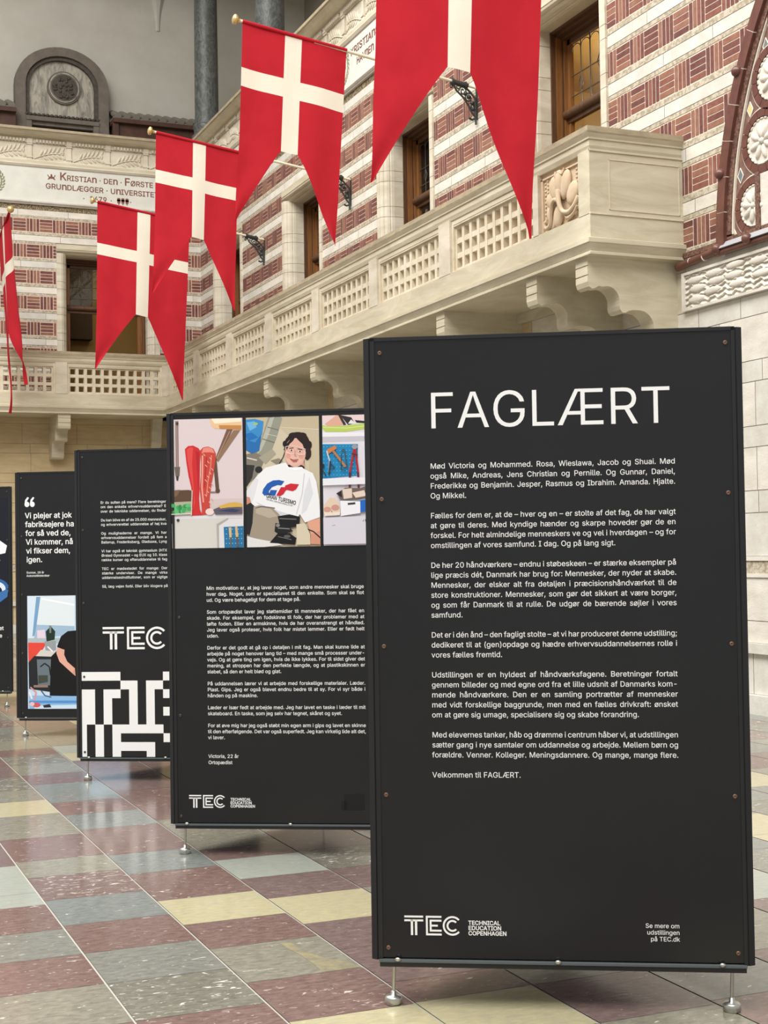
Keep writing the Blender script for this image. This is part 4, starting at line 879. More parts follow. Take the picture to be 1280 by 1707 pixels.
def text(mb, t, x, z, size, T, m, width=None, w=0.004, align='l', sc=None):
    """one line; width = justify to it"""
    sx, sp = 1.0, 0.0
    nat = text_w(t)*size; ns = t.count(' ')
    if width:
        ws = (nat-ns*0.197*size)
        if ns: 
            sp = (width-nat)/ns
            lo, hi = -0.05*size, 0.16*size
            if sp < lo: sx = (width-ns*(0.197*size+lo))/ws; sp = lo
            elif sp > hi: sx = min(1.06, (width-ns*(0.197*size+hi))/ws); sp = (width-ws*sx)/ns-0.197*size
        else: sx = width/nat
    if align == 'r': x -= nat
    if align == 'c': x -= nat/2
    for c in t:
        vs, fs = glyph(c, w)
        if fs: mb.mesh([T(x+vx*size*sx, z+vy*size, vl) for vx, vy, vl in vs], fs, m)
        x += GLY[c][0]*size*(sx if c != ' ' else 1)+(sp if c == ' ' else 0)
    return x

# ================================================================== INSCRIPTION BANDS
def smallcaps(mb, segs, x, z, T):
    for t, s in segs: x = text(mb, t, x, z, s, T, LETTER_BR, None, 0.014)
    return x
def seg_w(segs): return sum(text_w(t)*s for t, s in segs)
def small(par, words, x0, x1, z, big, sm, T):
    segs = []
    for w_ in words:
        if w_[0].isupper() and w_[1:].islower() and len(w_) > 1: segs += [(w_[0], big), (w_[1:].upper(), sm)]
        else: segs.append((w_.upper() if w_ != ' ' else ' ', sm))
    f = (x1-x0)/seg_w(segs); x = x0; mb = MB()
    for t, s in segs:
        for ch in t:
            s2 = s; c = ch
            if ch == ' ':
                if mb.f: mb.build('word_lettering', par)
                mb = MB()
            if ch == 'N': c = 'n'; s2 = s*1.33
            vs, fs = glyph(c, 0.014)
            if fs: mb.mesh([T(x+vx*s2*f, z+vy*s2*(1.0 if c != 'n' else 0.98), vl) for vx, vy, vl in vs], fs, LETTER_BR)
            x += GLY[c][0]*s2*f if c != 'n' else GLY['n'][0]*s2*f*0.92
    if mb.f: mb.build('word_lettering', par)
def word(par, t, x, z, size, T, width=None):
    mb = MB(); text(mb, t, x, z, size, T, LETTER_BR, width, .014); mb.build('word_lettering', par)
def wreath(fr, cy, cz, ry, rz, seg=26):
    m = MB()
    for i in range(seg):
        a = 2*PI*i/seg
        for k, s in ((0.82, 0.5), (1.0, -0.5)):
            m.ell((cy+ry*k*math.cos(a), cz+rz*k*math.sin(a), .02), (.055, .024, .016), WREATH, fr, 8, 5, math.atan2(rz*math.cos(a), -ry*math.sin(a))+s)
    return m
sa = MB(); T = lambda x, y, z: BK(x, z, y)
ins = thing('inscription_band', 'pale stone band on the back wall lettered with a founding verse and the year 1479', 'inscription', (5, B, 8.63))
sa.box((-2, 0.0, 8.63), (W-.03, .03, 9.33), BAND, T); sa.build('stone_band', ins)
lt = MB(); TB = lambda x, z, l=0: BK(x, z, .033+l*.0003)
small(ins, ['Kristian', ' ', '·', ' ', 'den', ' ', '·', ' ', 'Første'], 5.10, 7.03, 9.10, .30, .205, TB);
small(ins, ['grundlægger', ' ', '·', ' ', 'universitetet'], 4.82, 7.33, 8.905, .205, .205, TB);
word(ins, '·', 5.56, 8.71, .2, TB); word(ins, '1479', 5.70, 8.71, .215, TB, .36); word(ins, '·', 6.12, 8.71, .2, TB); word(ins, '·', 6.52, 8.71, .2, TB)
for k in range(3):
    x = 6.27+k*.085; lt.face([TB(x, 8.72), TB(x+.06, 8.72), TB(x+.06, 8.83), TB(x, 8.83)], LETTER_BR); lt.face([TB(x-.008, 8.76), TB(x+.068, 8.76), TB(x+.068, 8.80), TB(x-.008, 8.80)], LETTER_BR); lt.face([TB(x+.02, 8.69), TB(x+.04, 8.69), TB(x+.04, 8.72), TB(x+.02, 8.72)], LETTER_BR)
lt.build('painted_mark', ins); lt = MB()
# crown-like mark before the first line
for p in ([(4.89, 9.11), (4.99, 9.11), (5.0, 9.15), (4.88, 9.15)], [(4.87, 9.15), (4.89, 9.15), (4.875, 9.19), (4.86, 9.19)], [(4.99, 9.15), (5.01, 9.15), (5.02, 9.19), (5.005, 9.19)], [(4.92, 9.15), (4.96, 9.15), (4.955, 9.2), (4.925, 9.2)], [(4.86, 9.09), (4.89, 9.09), (4.91, 9.11), (4.885, 9.12)], [(4.99, 9.09), (5.02, 9.09), (5.0, 9.12), (4.97, 9.11)]):
    lt.face([TB(*q) for q in p], LETTER_BR)
lt.build('crown_mark', ins)
wreath(lambda a, b, d: BK(a, b, d), 3.74, 8.98, .27, .27).build('wreath', ins)
sa = MB(); T = lambda x, y, z: RT(x, z, y)
in2 = thing('inscription_band', 'pale stone band high on the right wall with a wreath and brown lettering', 'inscription', (W, 18, 8.63))
sa.box((5, 0.0, 8.63), (B-.03, .03, 9.33), BAND, T); sa.build('stone_band', in2)
lt = MB(); TR = lambda x, z, l=0: RT(20.35-x, z, .033+l*.0003)
word(in2, '·', .10, 9.06, .3, TR)
small(in2, ['kristianshavn'], .24, 1.95, 9.08, .21, .21, TR);
small(in2, ['havnen'], .48, 1.18, 8.88, .21, .21, TR); word(in2, '·', 1.25, 8.88, .215, TR); word(in2, 'U', 1.36, 8.88, .215, TR)
m = wreath(RT, 20.44, 9.0, .24, .27)
m.prism([(20.44+.12, 8.98), (20.44+.12, 9.14), (20.44-.12, 9.14), (20.44-.12, 8.98), (20.44-.06, 8.87), (20.44, 8.83), (20.44+.06, 8.87)], 0.02, .045, LETTER_BR, RT)
m.prism([(20.44+.03, 8.9), (20.44+.03, 9.12), (20.44-.03, 9.12), (20.44-.03, 8.9)], 0.02, .05, BAND, RT)
m.build('wreath', in2)

# ================================================================== FLAGS
FLAGS = 'swallow-tailed Danish flags on poles'
def flag(label, org, U, xa, za, slope, w, sv, sh, notch, tailL, tailR, leanL, leanR, amp, seed, wall_end, pole_m, brk=True, tipL=-0.03, tipR=0.0, swing=0.0):
    """org: pole point above the cloth's outer edge; U: unit direction of the pole towards the wall (horizontal)"""
    t = thing('flag', label, 'flag', wall_end, group=FLAGS)
    U = Vector(U).normalized(); NRM = Vector((-U.y, U.x, 0)); org = Vector(org); r = random.Random(seed); ph = r.random()*6
    def P(u, v):
        lean = (leanL+(leanR-leanL)*u/w)*v/tailL
        k = v/notch
        off = amp*(0.25+0.75*min(1.4, k))*(math.sin(u/w*7.3+ph+k*0.7)+0.5*math.sin(u/w*15+ph*2+k*1.5)) + swing*v
        p = org + U*(u-lean) + NRM*off; p.z = org.z + slope*u - v - 0.012
        return p
    def grid(mb, us, vs, f, m):
        V = [f(a, b) for b in vs for a in us]; n = len(us)
        mb.mesh(V, [(j*n+i, j*n+i+1, (j+1)*n+i+1, (j+1)*n+i) for j in range(len(vs)-1) for i in range(n-1)], m, True)
    def fr_(a, b, n): return [a+(b-a)*i/n for i in range(n+1)]
    mb = MB()
    ucut = [(0, sv[0], RED, 8), (sv[0], sv[1], WHT, 4), (sv[1], w, RED, 8)]
    vcut = [(0, sh[0], RED, 6), (sh[0], sh[1], WHT, 4), (sh[1], notch, RED, 8)]
    for a, b, mu, n in ucut:
        for c, d, mv, k in vcut: grid(mb, fr_(a, b, n), fr_(c, d, k), P, WHT if WHT in (mu, mv) else RED)
    # tails
    for s in (0, 1):
        def Q(a, b, s=s):
            f = b; tl = (tailL if s == 0 else tailR)
            v = notch+(tl-notch)*f
            ua, ub = (0, sv[0]) if s == 0 else (sv[1], w)
            tip = tipL if s == 0 else w+tipR
            if s == 0: e0, e1 = ua+(tip-ua)*f, ub+(tip+0.012-ub)*f**0.93
            else: e0, e1 = ua+(tip-0.012-ua)*f**0.93, ub+(tip-ub)*f
            p = P(e0+(e1-e0)*a, v)
            p += NRM*amp*0.8*math.sin(a*4+f*5+ph)*f
            return p
        grid(mb, fr_(0, 1, 8), fr_(0, 1, 18), Q, RED)
    cl = mb.build('cloth', t)
    # hem along the pole
    tip = org - U*0.06; tip.z = org.z - slope*0.06
    we = Vector(wall_end)
    mb = MB(); mb.tube([tip, we], 0.019, pole_m, 10); mb.tube([org+Vector((0, 0, 0)), Vector((*(org+U*w).xy, org.z+slope*w))], 0.024, RED, 10)
    po = mb.build('pole', t)
    ax = (tip-we).normalized()
    mb = MB()
    if pole_m is POLE_R: mb.ell(tuple(tip), (.065, .065, .065), BRASS, None, 16, 10)
    else: mb.lathe([(.024, -.03), (.024, .0), (.05, .005), (.062, .025), (.058, .045), (.03, .06), (.005, .064)], tip, BRASS, 16, ax)
    mb.build('finial', po)
    if brk:
        L = lambda a, b: tuple(we - U*a*.56 + Vector((0, 0, b*.62)))   # a out of the wall, b up
        mb = MB()
        mb.tube([L(0.22, 0.02), L(.62, 0.02-.0+slope*-.40)], .032, IRON, 10)
        for a in (.28, .6): mb.tube([L(a-.02, .02-slope*(a-.22)), L(a+.02, .02-slope*(a-.22))], .045, IRON, 10)
        def sp(c, rr, a0, turns, n=18, k=0.25): return [L(c[0]+rr*(1-(1-k)*i/n)*math.cos(a0+turns*2*PI*i/n), c[1]+rr*(1-(1-k)*i/n)*math.sin(a0+turns*2*PI*i/n)) for i in range(n+1)]
        mb.tube([L(.60, .06), L(.50, -.10), L(.34, -.22), L(.22, -.36), L(.12, -.52), L(.02, -.62)], .013, IRON, 6)
        mb.tube([L(.30, 0), L(.16, -.1), L(.04, -.22), L(.03, -.5), L(.03, -.75)], .014, IRON, 6)
        mb.tube(sp((.34, -.10), .10, 0, 1.4), .010, IRON, 6); mb.tube(sp((.20, -.22), .10, 2, -1.4), .010, IRON, 6); mb.tube(sp((.10, -.38), .09, 1, 1.4), .010, IRON, 6); mb.tube(sp((.46, -.02), .06, 1, 1.3), .008, IRON, 6)
        mb.tube([L(.03, -.62), L(.12, -.66), L(.2, -.63)], .014, IRON, 6); mb.tube(sp((.62, .05), .045, 3, 1.2), .009, IRON, 6); mb.tube(sp((.62, -.03), .045, 3, -1.2), .009, IRON, 6)
        for a, b in ((.2, -.2), (.12, -.32), (.1, -.44), (.28, -.14)): mb.ell(L(a, b), (.03, .03, .035), IRON, None, 6, 4)
        mb.box((we.x-.008, we.y-.012, we.z-.4), (we.x+.008, we.y+.012, we.z+.03), IRON)
        mb.build('bracket', t)
    return t
xw = W-0.01
flag('largest Danish flag in front, its top cut off by the picture edge', (4.89, 11.54, 7.86), (1, 0, 0), 0, 0, -0.12, 1.67, (.70, .93), (.76, .98), 1.905, 3.09, 3.28, .10, .18, .028, 1, (xw, 11.54, 7.50), POLE_W, tipR=-.02)
flag('Danish flag second from the viewer, hanging just left of the largest one', (4.95, 15.9, 7.745), (1, 0, 0), 0, 0, -0.14, 1.31, (.53, .74), (.53, .75), 1.405, 2.36, 2.37, .09, .17, .022, 2, (xw, 15.9, 7.30), POLE_W)
flag('middle Danish flag of the row, its left tail overlapping the lower flag behind', (4.975, 20.25, 7.65), (1, 0, 0), 0, 0, -0.14, 1.245, (.55, .745), (.53, .72), 1.41, 2.34, 2.36, .05, .09, .022, 3, (xw, 20.25, 7.22), POLE_W)
flag('rearmost large Danish flag before the back wall window, partly behind the middle flag', (4.985, 24.55, 7.64), (1, 0, 0), 0, 0, -0.15, 1.64, (.70, .93), (.70, .90), 1.82, 2.90, 3.15, .04, .15, .026, 4, (xw, 24.55, 7.19), POLE_W)
flag('Danish flag seen almost edge-on at the left picture edge on a red-brown pole', (3.69, 25.86, 7.68), (0.0, 1, 0), 0, 0, -0.15, 1.66, (.70, .92), (.72, .95), 1.82, 3.1, 3.2, .0, .0, .05, 5, (3.69, B-.01, 7.22), POLE_R, False, swing=-0.055)
# ================================================================== EXHIBITION STANDS
ANG = math.radians(-29.287)
STG = 'black exhibition stands in the hall'
T_ = lambda d: (lambda x, z, l=0: (x, -d-l*0.00006, z))          # local: x along the face, y away from the viewer
def logo(mb, x, z, h, T, m):
    """three double-line capitals T, E, C; x left, z bottom, h height"""
    s = h/0.130
    def bar(a, b, c, d): mb.face([T(x+a*s, z+b*s), T(x+c*s, z+b*s), T(x+c*s, z+d*s), T(x+a*s, z+d*s)], m)
    g = 0.0127
    bar(0, .130-g, .127, .130); bar(0, .130-3*g, .127, .130-2*g)
    bar(.043, 0, .043+1.2*g, .130-2*g); bar(.043+2.2*g, 0, .043+3.4*g, .130-2*g)
    e = .145
    bar(e, 0, e+g, .130); bar(e+g, .130-g, e+.105, .130); bar(e+g, 0, e+.105, g)
    bar(e+2*g, 2*g, e+3*g, .130-2*g); bar(e+3*g, .130-3*g, e+.105, .130-2*g); bar(e+3*g, 2*g, e+.105, 3*g); bar(e+3*g, .065-g/2, e+.08, .065+g/2)
    cx, cz = .258+.065, .065
    def arc_(r0, r1, a0, a1):
        n = 24
        for i in range(n):
            a, b = math.radians(a0+(a1-a0)*i/n), math.radians(a0+(a1-a0)*(i+1)/n)
            mb.face([T(x+(cx+r*math.cos(t))*s, z+(cz+r*math.sin(t))*s) for r, t in ((r0, a), (r1, a), (r1, b), (r0, b))], m)
    arc_(.0523, .065, 42, 318); arc_(.0269, .0396, 42, 318)
def clip_rect(poly, x0, z0, x1, z1):
    def cl(P, ins, inter):
        out = []
        for i in range(len(P)):
            a, b = P[i-1], P[i]
            if ins(b):
                if not ins(a): out.append(inter(a, b))
                out.append(b)
            elif ins(a): out.append(inter(a, b))
        return out
    ix = lambda X: (lambda a, b: (X, a[1]+(b[1]-a[1])*(X-a[0])/(b[0]-a[0])))
    iz = lambda Z: (lambda a, b: (a[0]+(b[0]-a[0])*(Z-a[1])/(b[1]-a[1]), Z))
    for ins, it in ((lambda p: p[0] >= x0, ix(x0)), (lambda p: p[0] <= x1, ix(x1)), (lambda p: p[1] >= z0, iz(z0)), (lambda p: p[1] <= z1, iz(z1))):
        if poly: poly = cl(poly, ins, it)
    return poly
def ink(rgb): return mat('print_%02x%02x%02x' % rgb, rgb, 0.4, 0.35)
class Print:
    """flat photographic print: stacked patches of ink inside a frame"""
    def __init__(s, rect, conv, back, d=0.0006):
        s.mb = MB(); s.r = rect; s.c = conv; s.d = d; s.n = 0
        x0, z0, x1, z1 = rect
        s.poly([(x0, z0), (x1, z0), (x1, z1), (x0, z1)], back, True)
    def poly(s, pts, rgb, raw=False):
        P = [tuple(p) if raw else s.c(*p) for p in pts]
        P = clip_rect(P, *s.r)
        if len(P) < 3: return s
        d = s.d+s.n*0.00007; s.n += 1
        tri = tessellate_polygon([[Vector((x, z, 0)) for x, z in P]])
        s.mb.mesh([(x, -d, z) for x, z in P], [tuple(t) for t in tri], ink(rgb)); return s
    def ell(s, cx, cy, rx, ry, rgb, rot=0.0, n=22, a0=0, a1=360):
        ca, sa = math.cos(rot), math.sin(rot); P = []
        for i in range(n):
            t = math.radians(a0+(a1-a0)*i/(n if a1-a0 == 360 else n-1)); a, b = rx*math.cos(t), ry*math.sin(t); P.append((cx+a*ca-b*sa, cy+a*sa+b*ca))
        return s.poly(P, rgb)
    def line(s, pts, w, rgb):
        for a, b in zip(pts, pts[1:]):
            dx, dy = b[0]-a[0], b[1]-a[1]; L = math.hypot(dx, dy) or 1; nx, ny = -dy/L*w/2, dx/L*w/2
            s.poly([(a[0]+nx, a[1]+ny), (b[0]+nx, b[1]+ny), (b[0]-nx, b[1]-ny), (a[0]-nx, a[1]-ny)], rgb)
        return s
    def text(s, t, x, y, size, rgb, slope=0.0, slant=0.0, w=0.012, width=None):
        x0, z0 = s.c(x, y); d = s.d+s.n*0.00007; s.n += 1
        text(s.mb, t, 0, 0, size, lambda a, b, l=0: (x0+a+slant*b, -d-l*.00005, z0+b-slope*a), ink(rgb), width, w); return s

def stand(label, origin, rz, bolts, roll=0.0):
    t = thing('exhibition_stand', label, 'display stand', (*origin, 0), rz, group=STG)
    m = MB(); m.box((-0.035, 0.0, .158), (1.148, 0.012, 2.205), PANEL); face = m.build('front_sheet', t, True)
    m = MB()   # frame profiles round the sheet
    m.box((-0.045, -0.004, .150), (-0.030, .04, 2.215), FRAME); m.box((1.140, -0.004, .150), (1.152, .04, 2.215), FRAME)
    m.box((-0.045, -0.004, 2.205), (1.152, .04, 2.217), FRAME); m.box((-0.03, .012, .16), (1.14, .034, 2.2), FRAME)
    m.build('frame', t, True)
    m = MB(); m.box((-0.042, -0.016, .146), (1.148, .04, .153), FRAME_G); m.box((-0.040, -0.012, .130), (1.146, .04, .1455), FRAME); m.build('bottom_rail', t, True)
    for s in (0, 1):   # side faces of the three-sided column, their frame edges show beside the front
        p = Vector((-0.058, -.004)) if s == 0 else Vector((1.165, -.004)); apx = Vector((.5535, 1.06)); q = (apx-p).normalized(); nn = Vector((-q.y, q.x))*(.011)
        L = (apx-p).length-.02; m = MB(); a = p; b = p+q*L
        P = [a-nn, a+nn, b+nn, b-nn]
        m.prism([tuple(v) for v in P], .152, 2.214, FRAME, lambda x, y, z: (x, y, z)); m.build('side_panel', t, True)
    m = MB()
    for x in (.0, 1.10, .5535):
        f = MB(); y = .018 if x != .5535 else .95
        f.tube([(x, y, .03), (x+.004, y, .14)], .006, STEEL, 10)
        f.lathe([(.026, 0.0), (.029, .004), (.029, .022), (.025, .027), (.009, .029), (.009, .042), (.005, .044)], (x, y, 0), STEEL, 20)
        f.build('levelling_foot', t, True)
    for x, mz in ((-.012, bolts), (1.122, bolts)):
        for z in (2.165, 1.675, 1.185, .693, .19):
            b = MB(); b.lathe([(.0075, 0), (.0075, .003), (.004, .005), (.003, .003)], (x, -.0005, z), mz, 10, (0, -1, 0)); b.build('bolt', face, True)
    for x in (.02, .545, 1.07):
        b = MB(); b.ell((x, -.018, .156), (.011, .006, .007), STEEL, None, 10, 6); b.build('bolt', face, True)
    return t, face
def paragraphs(face, L, x, z, size, pitch, width, w, lean=0.0):
    m = MB(); z0 = z
    for l in L+[None]:
        if l: text(m, l[0], x-(z0-z)*lean, z, size, T, PRINT_W, width if l[1] else None, w)
        elif m.f: m.build('paragraph_lettering', face, True); m = MB()
        z -= pitch
def tec_block(face, T, x, z):
    m = MB(); logo(m, x, z, .064, T, PRINT_W); m.build('logo', face, True); m = MB()
    for i, l in enumerate(('TECHNICAL', 'EDUCATION', 'COPENHAGEN')): text(m, l, x+.211, z+.0365-i*.017, .126/text_w('COPENHAGEN'), T, PRINT_W, None, .02)
    m.build('logo_lettering', face, True)

D2 = (math.cos(ANG), math.sin(ANG))
# ---- nearest stand
A1 = (1.845, 4.393)
s1, f1 = stand('nearest black exhibition stand with a large white headline and text to the bottom', A1, ANG, RUST)
T = T_(.0006)
def b1(face):
    m = MB(); text(m, 'FAGLÆRT', .1435, 1.908, .236, T, PRINT_W, .805, -.002); m.build('headline_lettering', face, True)
    L = [('Mød Victoria og Mohammed. Rosa, Wieslawa, Jacob og Shuai. Mød', 1), ('også Mike, Andreas, Jens Christian og Pernille. Og Gunnar, Daniel,', 1), ('Frederikke og Benjamin. Jesper, Rasmus og Ibrahim. Amanda. Hjalte.', 1), ('Og Mikkel.', 0), None,
         ('Fælles for dem er, at de – hver og en – er stolte af det fag, de har valgt', 1), ('at gøre til deres. Med kyndige hænder og skarpe hoveder gør de en', 1), ('forskel. For helt almindelige menneskers ve og vel i hverdagen – og for', 1), ('omstillingen af vores samfund. I dag. Og på lang sigt.', 0), None,
         ('De her 20 håndværkere – endnu i støbeskeen – er stærke eksempler på', 1), ('lige præcis dét, Danmark har brug for: Mennesker, der nyder at skabe.', 1), ('Mennesker, der elsker alt fra detaljen i præcisionshåndværket til de', 1), ('store konstruktioner. Mennesker, som gør det sikkert at være borger,', 1), ('og som får Danmark til at rulle. De udgør de bærende søjler i vores', 1), ('samfund.', 0), None,
         ('Det er i dén ånd – den fagligt stolte – at vi har produceret denne udstilling;', 1), ('dedikeret til at (gen)opdage og hædre erhvervsuddannelsernes rolle i', 1), ('vores fælles fremtid.', 0), None,
         ('Udstillingen er en hyldest af håndværksfagene. Beretninger fortalt', 1), ('gennem billeder og med egne ord fra et lille udsnit af Danmarks kom-', 1), ('mende håndværkere. Den er en samling portrætter af mennesker', 1), ('med vidt forskellige baggrunde, men med en fælles drivkraft: ønsket', 1), ('om at gøre sig umage, specialisere sig og skabe forandring.', 0), None,
         ('Med elevernes tanker, håb og drømme i centrum håber vi, at udstillingen', 1), ('sætter gang i nye samtaler om uddannelse og arbejde. Mellem børn og', 1), ('forældre. Venner. Kolleger. Meningsdannere. Og mange, mange flere.', 1), None, ('Velkommen til FAGLÆRT.', 0)]
    paragraphs(face, L, .1515, 1.774, .0346, .0330, .803, .003, .009)
    tec_block(face, T, .042, .232); m = MB()
    for i, l in enumerate(('Se mere om', 'udstillingen', 'på TEC.dk')): text(m, l, .938, .267-i*.0213, .0278, T, PRINT_W, None, .004, 'r')
    m.build('caption_lettering', face, True)
b1(f1)

# ---- stand with three workshop photographs
A2 = (1.833, 7.037)
s2, f2 = stand('second black exhibition stand with three workshop photographs above its text', A2, ANG, BOLT_K)
def b2(face):
    L = [('Min motivation er, at jeg laver noget, som andre mennesker skal bruge', 1), ('hver dag. Noget, som er speciallavet til den enkelte. Som skal se flot', 1), ('ud. Og være behageligt for dem at tage på.', 0), None,
         ('Som ortopædist laver jeg støttemidler til mennesker, der har fået en', 1), ('skade. For eksempel, en fodskinne til folk, der har problemer med at', 1), ('løfte foden. Eller en armskinne, hvis de har overanstrengt et håndled.', 1), ('Jeg laver også proteser, hvis folk har mistet lemmer. Eller er født helt', 1), ('uden.', 0), None,
         ('Derfor er det godt at gå op i detaljen i mit fag. Man skal kunne lide at', 1), ('arbejde på noget henover lang tid – med mange små processer under-', 1), ('vejs. Og at gøre ting om igen, hvis de ikke lykkes. For til sidst giver det', 1), ('mening, at stroppen har den perfekte længde, og at plastikskinnen er', 1), ('slebet, så den er helt blød og glat.', 0), None,
         ('På uddannelsen lærer vi at arbejde med forskellige materialer. Læder.', 1), ('Plast. Gips. Jeg er også blevet endnu bedre til at sy. For vi syr både i', 1), ('hånden og på maskine.', 0), None,
         ('Læder er især fedt at arbejde med. Jeg har lavet en taske i læder til mit', 1), ('skateboard. En taske, som jeg selv har tegnet, skåret og syet.', 0), None,
         ('For at øve mig har jeg også støbt min egen arm i gips og lavet en skinne', 1), ('til den efterfølgende. Det var også superfedt. Jeg kan virkelig lide alt det,', 1), ('vi laver.', 0), None]
    paragraphs(face, L, .129, 1.322, .0338, .0299, .799, .006); m = MB()
    text(m, 'Victoria, 22 år', .129, .481, .0335, T, PRINT_W, None, .006); text(m, 'Ortopædist', .129, .450, .0335, T, PRINT_W, None, .006); m.build('caption_lettering', face, True)
    tec_block(face, T, .028, .232)
b2(f2)
m = MB(); m.box((.815, -.002, .226), (.914, .0, .304), TAPE); m.box((.80, -.002, .226), (.83, .0, .268), TAPE); m.build('tape_patch', f2, True)
cv = lambda x, y: (-.053+(x-47)*.000859, 2.184-(y-62)*.000847)
# left print: two red leg casts on a bench
R0 = (-.053, 1.532, .324, 2.184)
p = Print(R0, cv, (222, 206, 208))
p.poly([(40, 540), (490, 540), (490, 640), (40, 640)], (214, 196, 194)).poly([(40, 632), (490, 632), (490, 660), (40, 660)], (226, 222, 226)).poly([(40, 655), (490, 655), (490, 840), (40, 840)], (214, 212, 204))
p.line([(93, 70), (93, 350)], 18, (134, 110, 100)).line([(93, 70), (93, 350)], 6, (170, 150, 140)).poly([(76, 345), (110, 345), (106, 400), (82, 400)], (112, 98, 92)).poly([(84, 400), (102, 400), (98, 428), (88, 428)], (60, 60, 70)).ell(60, 118, 7, 7, (70, 60, 60))
p.poly([(290, 60), (480, 60), (480, 130), (320, 122), (300, 104)], (236, 196, 150)).poly([(300, 62), (480, 62), (480, 84), (320, 92)], (250, 236, 214)).poly([(345, 102), (480, 106), (480, 132), (350, 124)], (196, 136, 76))
p.poly([(392, 128), (428, 130), (336, 318), (322, 300)], (122, 90, 72)).poly([(432, 134), (474, 134), (338, 322), (330, 300)], (146, 116, 92)).line([(410, 140), (330, 300)], 4, (180, 150, 130))
p.line([(318, 300), (334, 500)], 22, (98, 74, 62)).line([(286, 500), (340, 502)], 10, (140, 120, 110)).ell(334, 492, 14, 14, (90, 70, 60))
p.poly([(140, 240), (160, 222), (190, 220), (222, 236), (234, 256), (230, 330), (228, 400), (226, 470), (222, 540), (226, 600), (240, 636), (176, 638), (182, 560), (176, 470), (160, 400), (148, 320)], (206, 46, 48))
p.poly([(150, 244), (170, 230), (190, 232), (182, 330), (190, 460), (196, 560), (188, 600), (190, 500), (172, 400), (156, 310)], (224, 76, 72)).poly([(204, 250), (226, 262), (222, 400), (216, 540), (214, 400)], (180, 36, 42))
p.poly([(232, 250), (250, 232), (280, 228), (312, 242), (326, 272), (322, 320), (312, 380), (300, 440), (290, 500), (284, 560), (288, 600), (306, 630), (236, 636), (238, 600), (232, 540), (226, 480), (234, 400), (236, 320)], (200, 70, 60))
p.poly([(250, 236), (282, 232), (308, 244), (318, 268), (290, 262), (256, 262), (240, 268)], (230, 140, 124)).line([(246, 280), (244, 380), (240, 470), (248, 560)], 9, (238, 160, 146)).line([(300, 280), (292, 360), (276, 440), (268, 520)], 7, (228, 130, 112)).line([(270, 290), (262, 380), (256, 470)], 6, (176, 44, 44))
for i in range(14): p.line([(250+(i*37) % 50, 270+i*22), (262+(i*37) % 50, 284+i*22)], 4, (236, 180, 166))
p.ell(286, 616, 26, 20, (238, 214, 206))
p.poly([(50, 486), (160, 484), (184, 490), (180, 560), (60, 556)], (96, 72, 54)).poly([(50, 486), (110, 482), (90, 520), (50, 530)], (124, 96, 72)).poly([(50, 556), (178, 552), (176, 632), (50, 636)], (176, 176, 150))
for i in range(14): p.ell(64+(i*23) % 104, 576+(i*17) % 44, 16, 11, ((70, 168, 96), (96, 190, 120), (52, 140, 78))[i % 3], i*.7)
p.line([(50, 628), (176, 624)], 5, (230, 224, 214)).line([(182, 486), (176, 636)], 6, (210, 200, 190))
p.poly([(306, 604), (340, 590), (480, 596), (480, 632), (320, 632)], (96, 90, 104)).poly([(338, 584), (400, 566), (440, 562), (480, 572), (480, 590), (400, 592), (350, 598)], (214, 174, 82)).poly([(330, 612), (420, 600), (470, 610), (440, 622)], (56, 64, 96))
p.poly([(326, 690), (390, 656), (400, 660), (340, 700), (342, 830), (330, 830)], (176, 170, 166)).poly([(340, 700), (400, 662), (490, 660), (490, 840), (340, 840)], (222, 220, 222)).poly([(368, 708), (490, 704), (490, 840), (372, 840)], (38, 116, 164))
for i in range(24): p.ell(384+(i % 6)*18, 722+(i//6)*28, 3, 3, (150, 200, 224))
p.poly([(398, 712), (414, 710), (416, 770), (402, 772)], (214, 184, 136)).poly([(404, 770), (414, 770), (412, 830), (406, 830)], (110, 100, 90)).poly([(436, 706), (450, 704), (456, 768), (440, 770)], (210, 178, 130)).poly([(442, 768), (454, 768), (458, 830), (446, 830)], (96, 90, 84))
p.line([(60, 684), (62, 830)], 3, (160, 156, 150))
p.mb.build('photo_print', f2, True, label='print of two red leg casts on a workbench')
# middle print: person in safety glasses at a grinder
R1 = (.342, 1.533, .713, 2.184)
p = Print(R1, cv, (208, 196, 170))
p.poly([(700, 120), (940, 140), (940, 840), (860, 840), (880, 300)], (200, 186, 158)).line([(700, 120), (940, 142)], 4, (224, 216, 196)).poly([(498, 60), (940, 45), (940, 140), (700, 120), (498, 150)], (196, 180, 150))
p.poly([(640, 62), (700, 56), (724, 70), (690, 180), (650, 280), (560, 330), (540, 300), (590, 210)], (150, 150, 136)).poly([(650, 66), (676, 62), (640, 170), (596, 260), (570, 280), (600, 200)], (182, 182, 168)).line([(634, 120), (700, 140)], 5, (110, 110, 100)).line([(604, 190), (676, 214)], 5, (110, 110, 100)).line([(620, 160), (690, 176)], 4, (200, 200, 190))
p.poly([(498, 280), (560, 270), (620, 300), (600, 350), (560, 420), (498, 470)], (128, 122, 108)).poly([(498, 340), (556, 346), (540, 420), (510, 470), (498, 470)], (52, 48, 46)).poly([(580, 300), (660, 250), (684, 280), (620, 340)], (166, 160, 140)).poly([(650, 320), (700, 306), (724, 326), (690, 346)], (140, 132, 116))
p.line([(510, 300), (570, 316)], 8, (210, 206, 194)).ell(580, 372, 22, 20, (40, 40, 42))
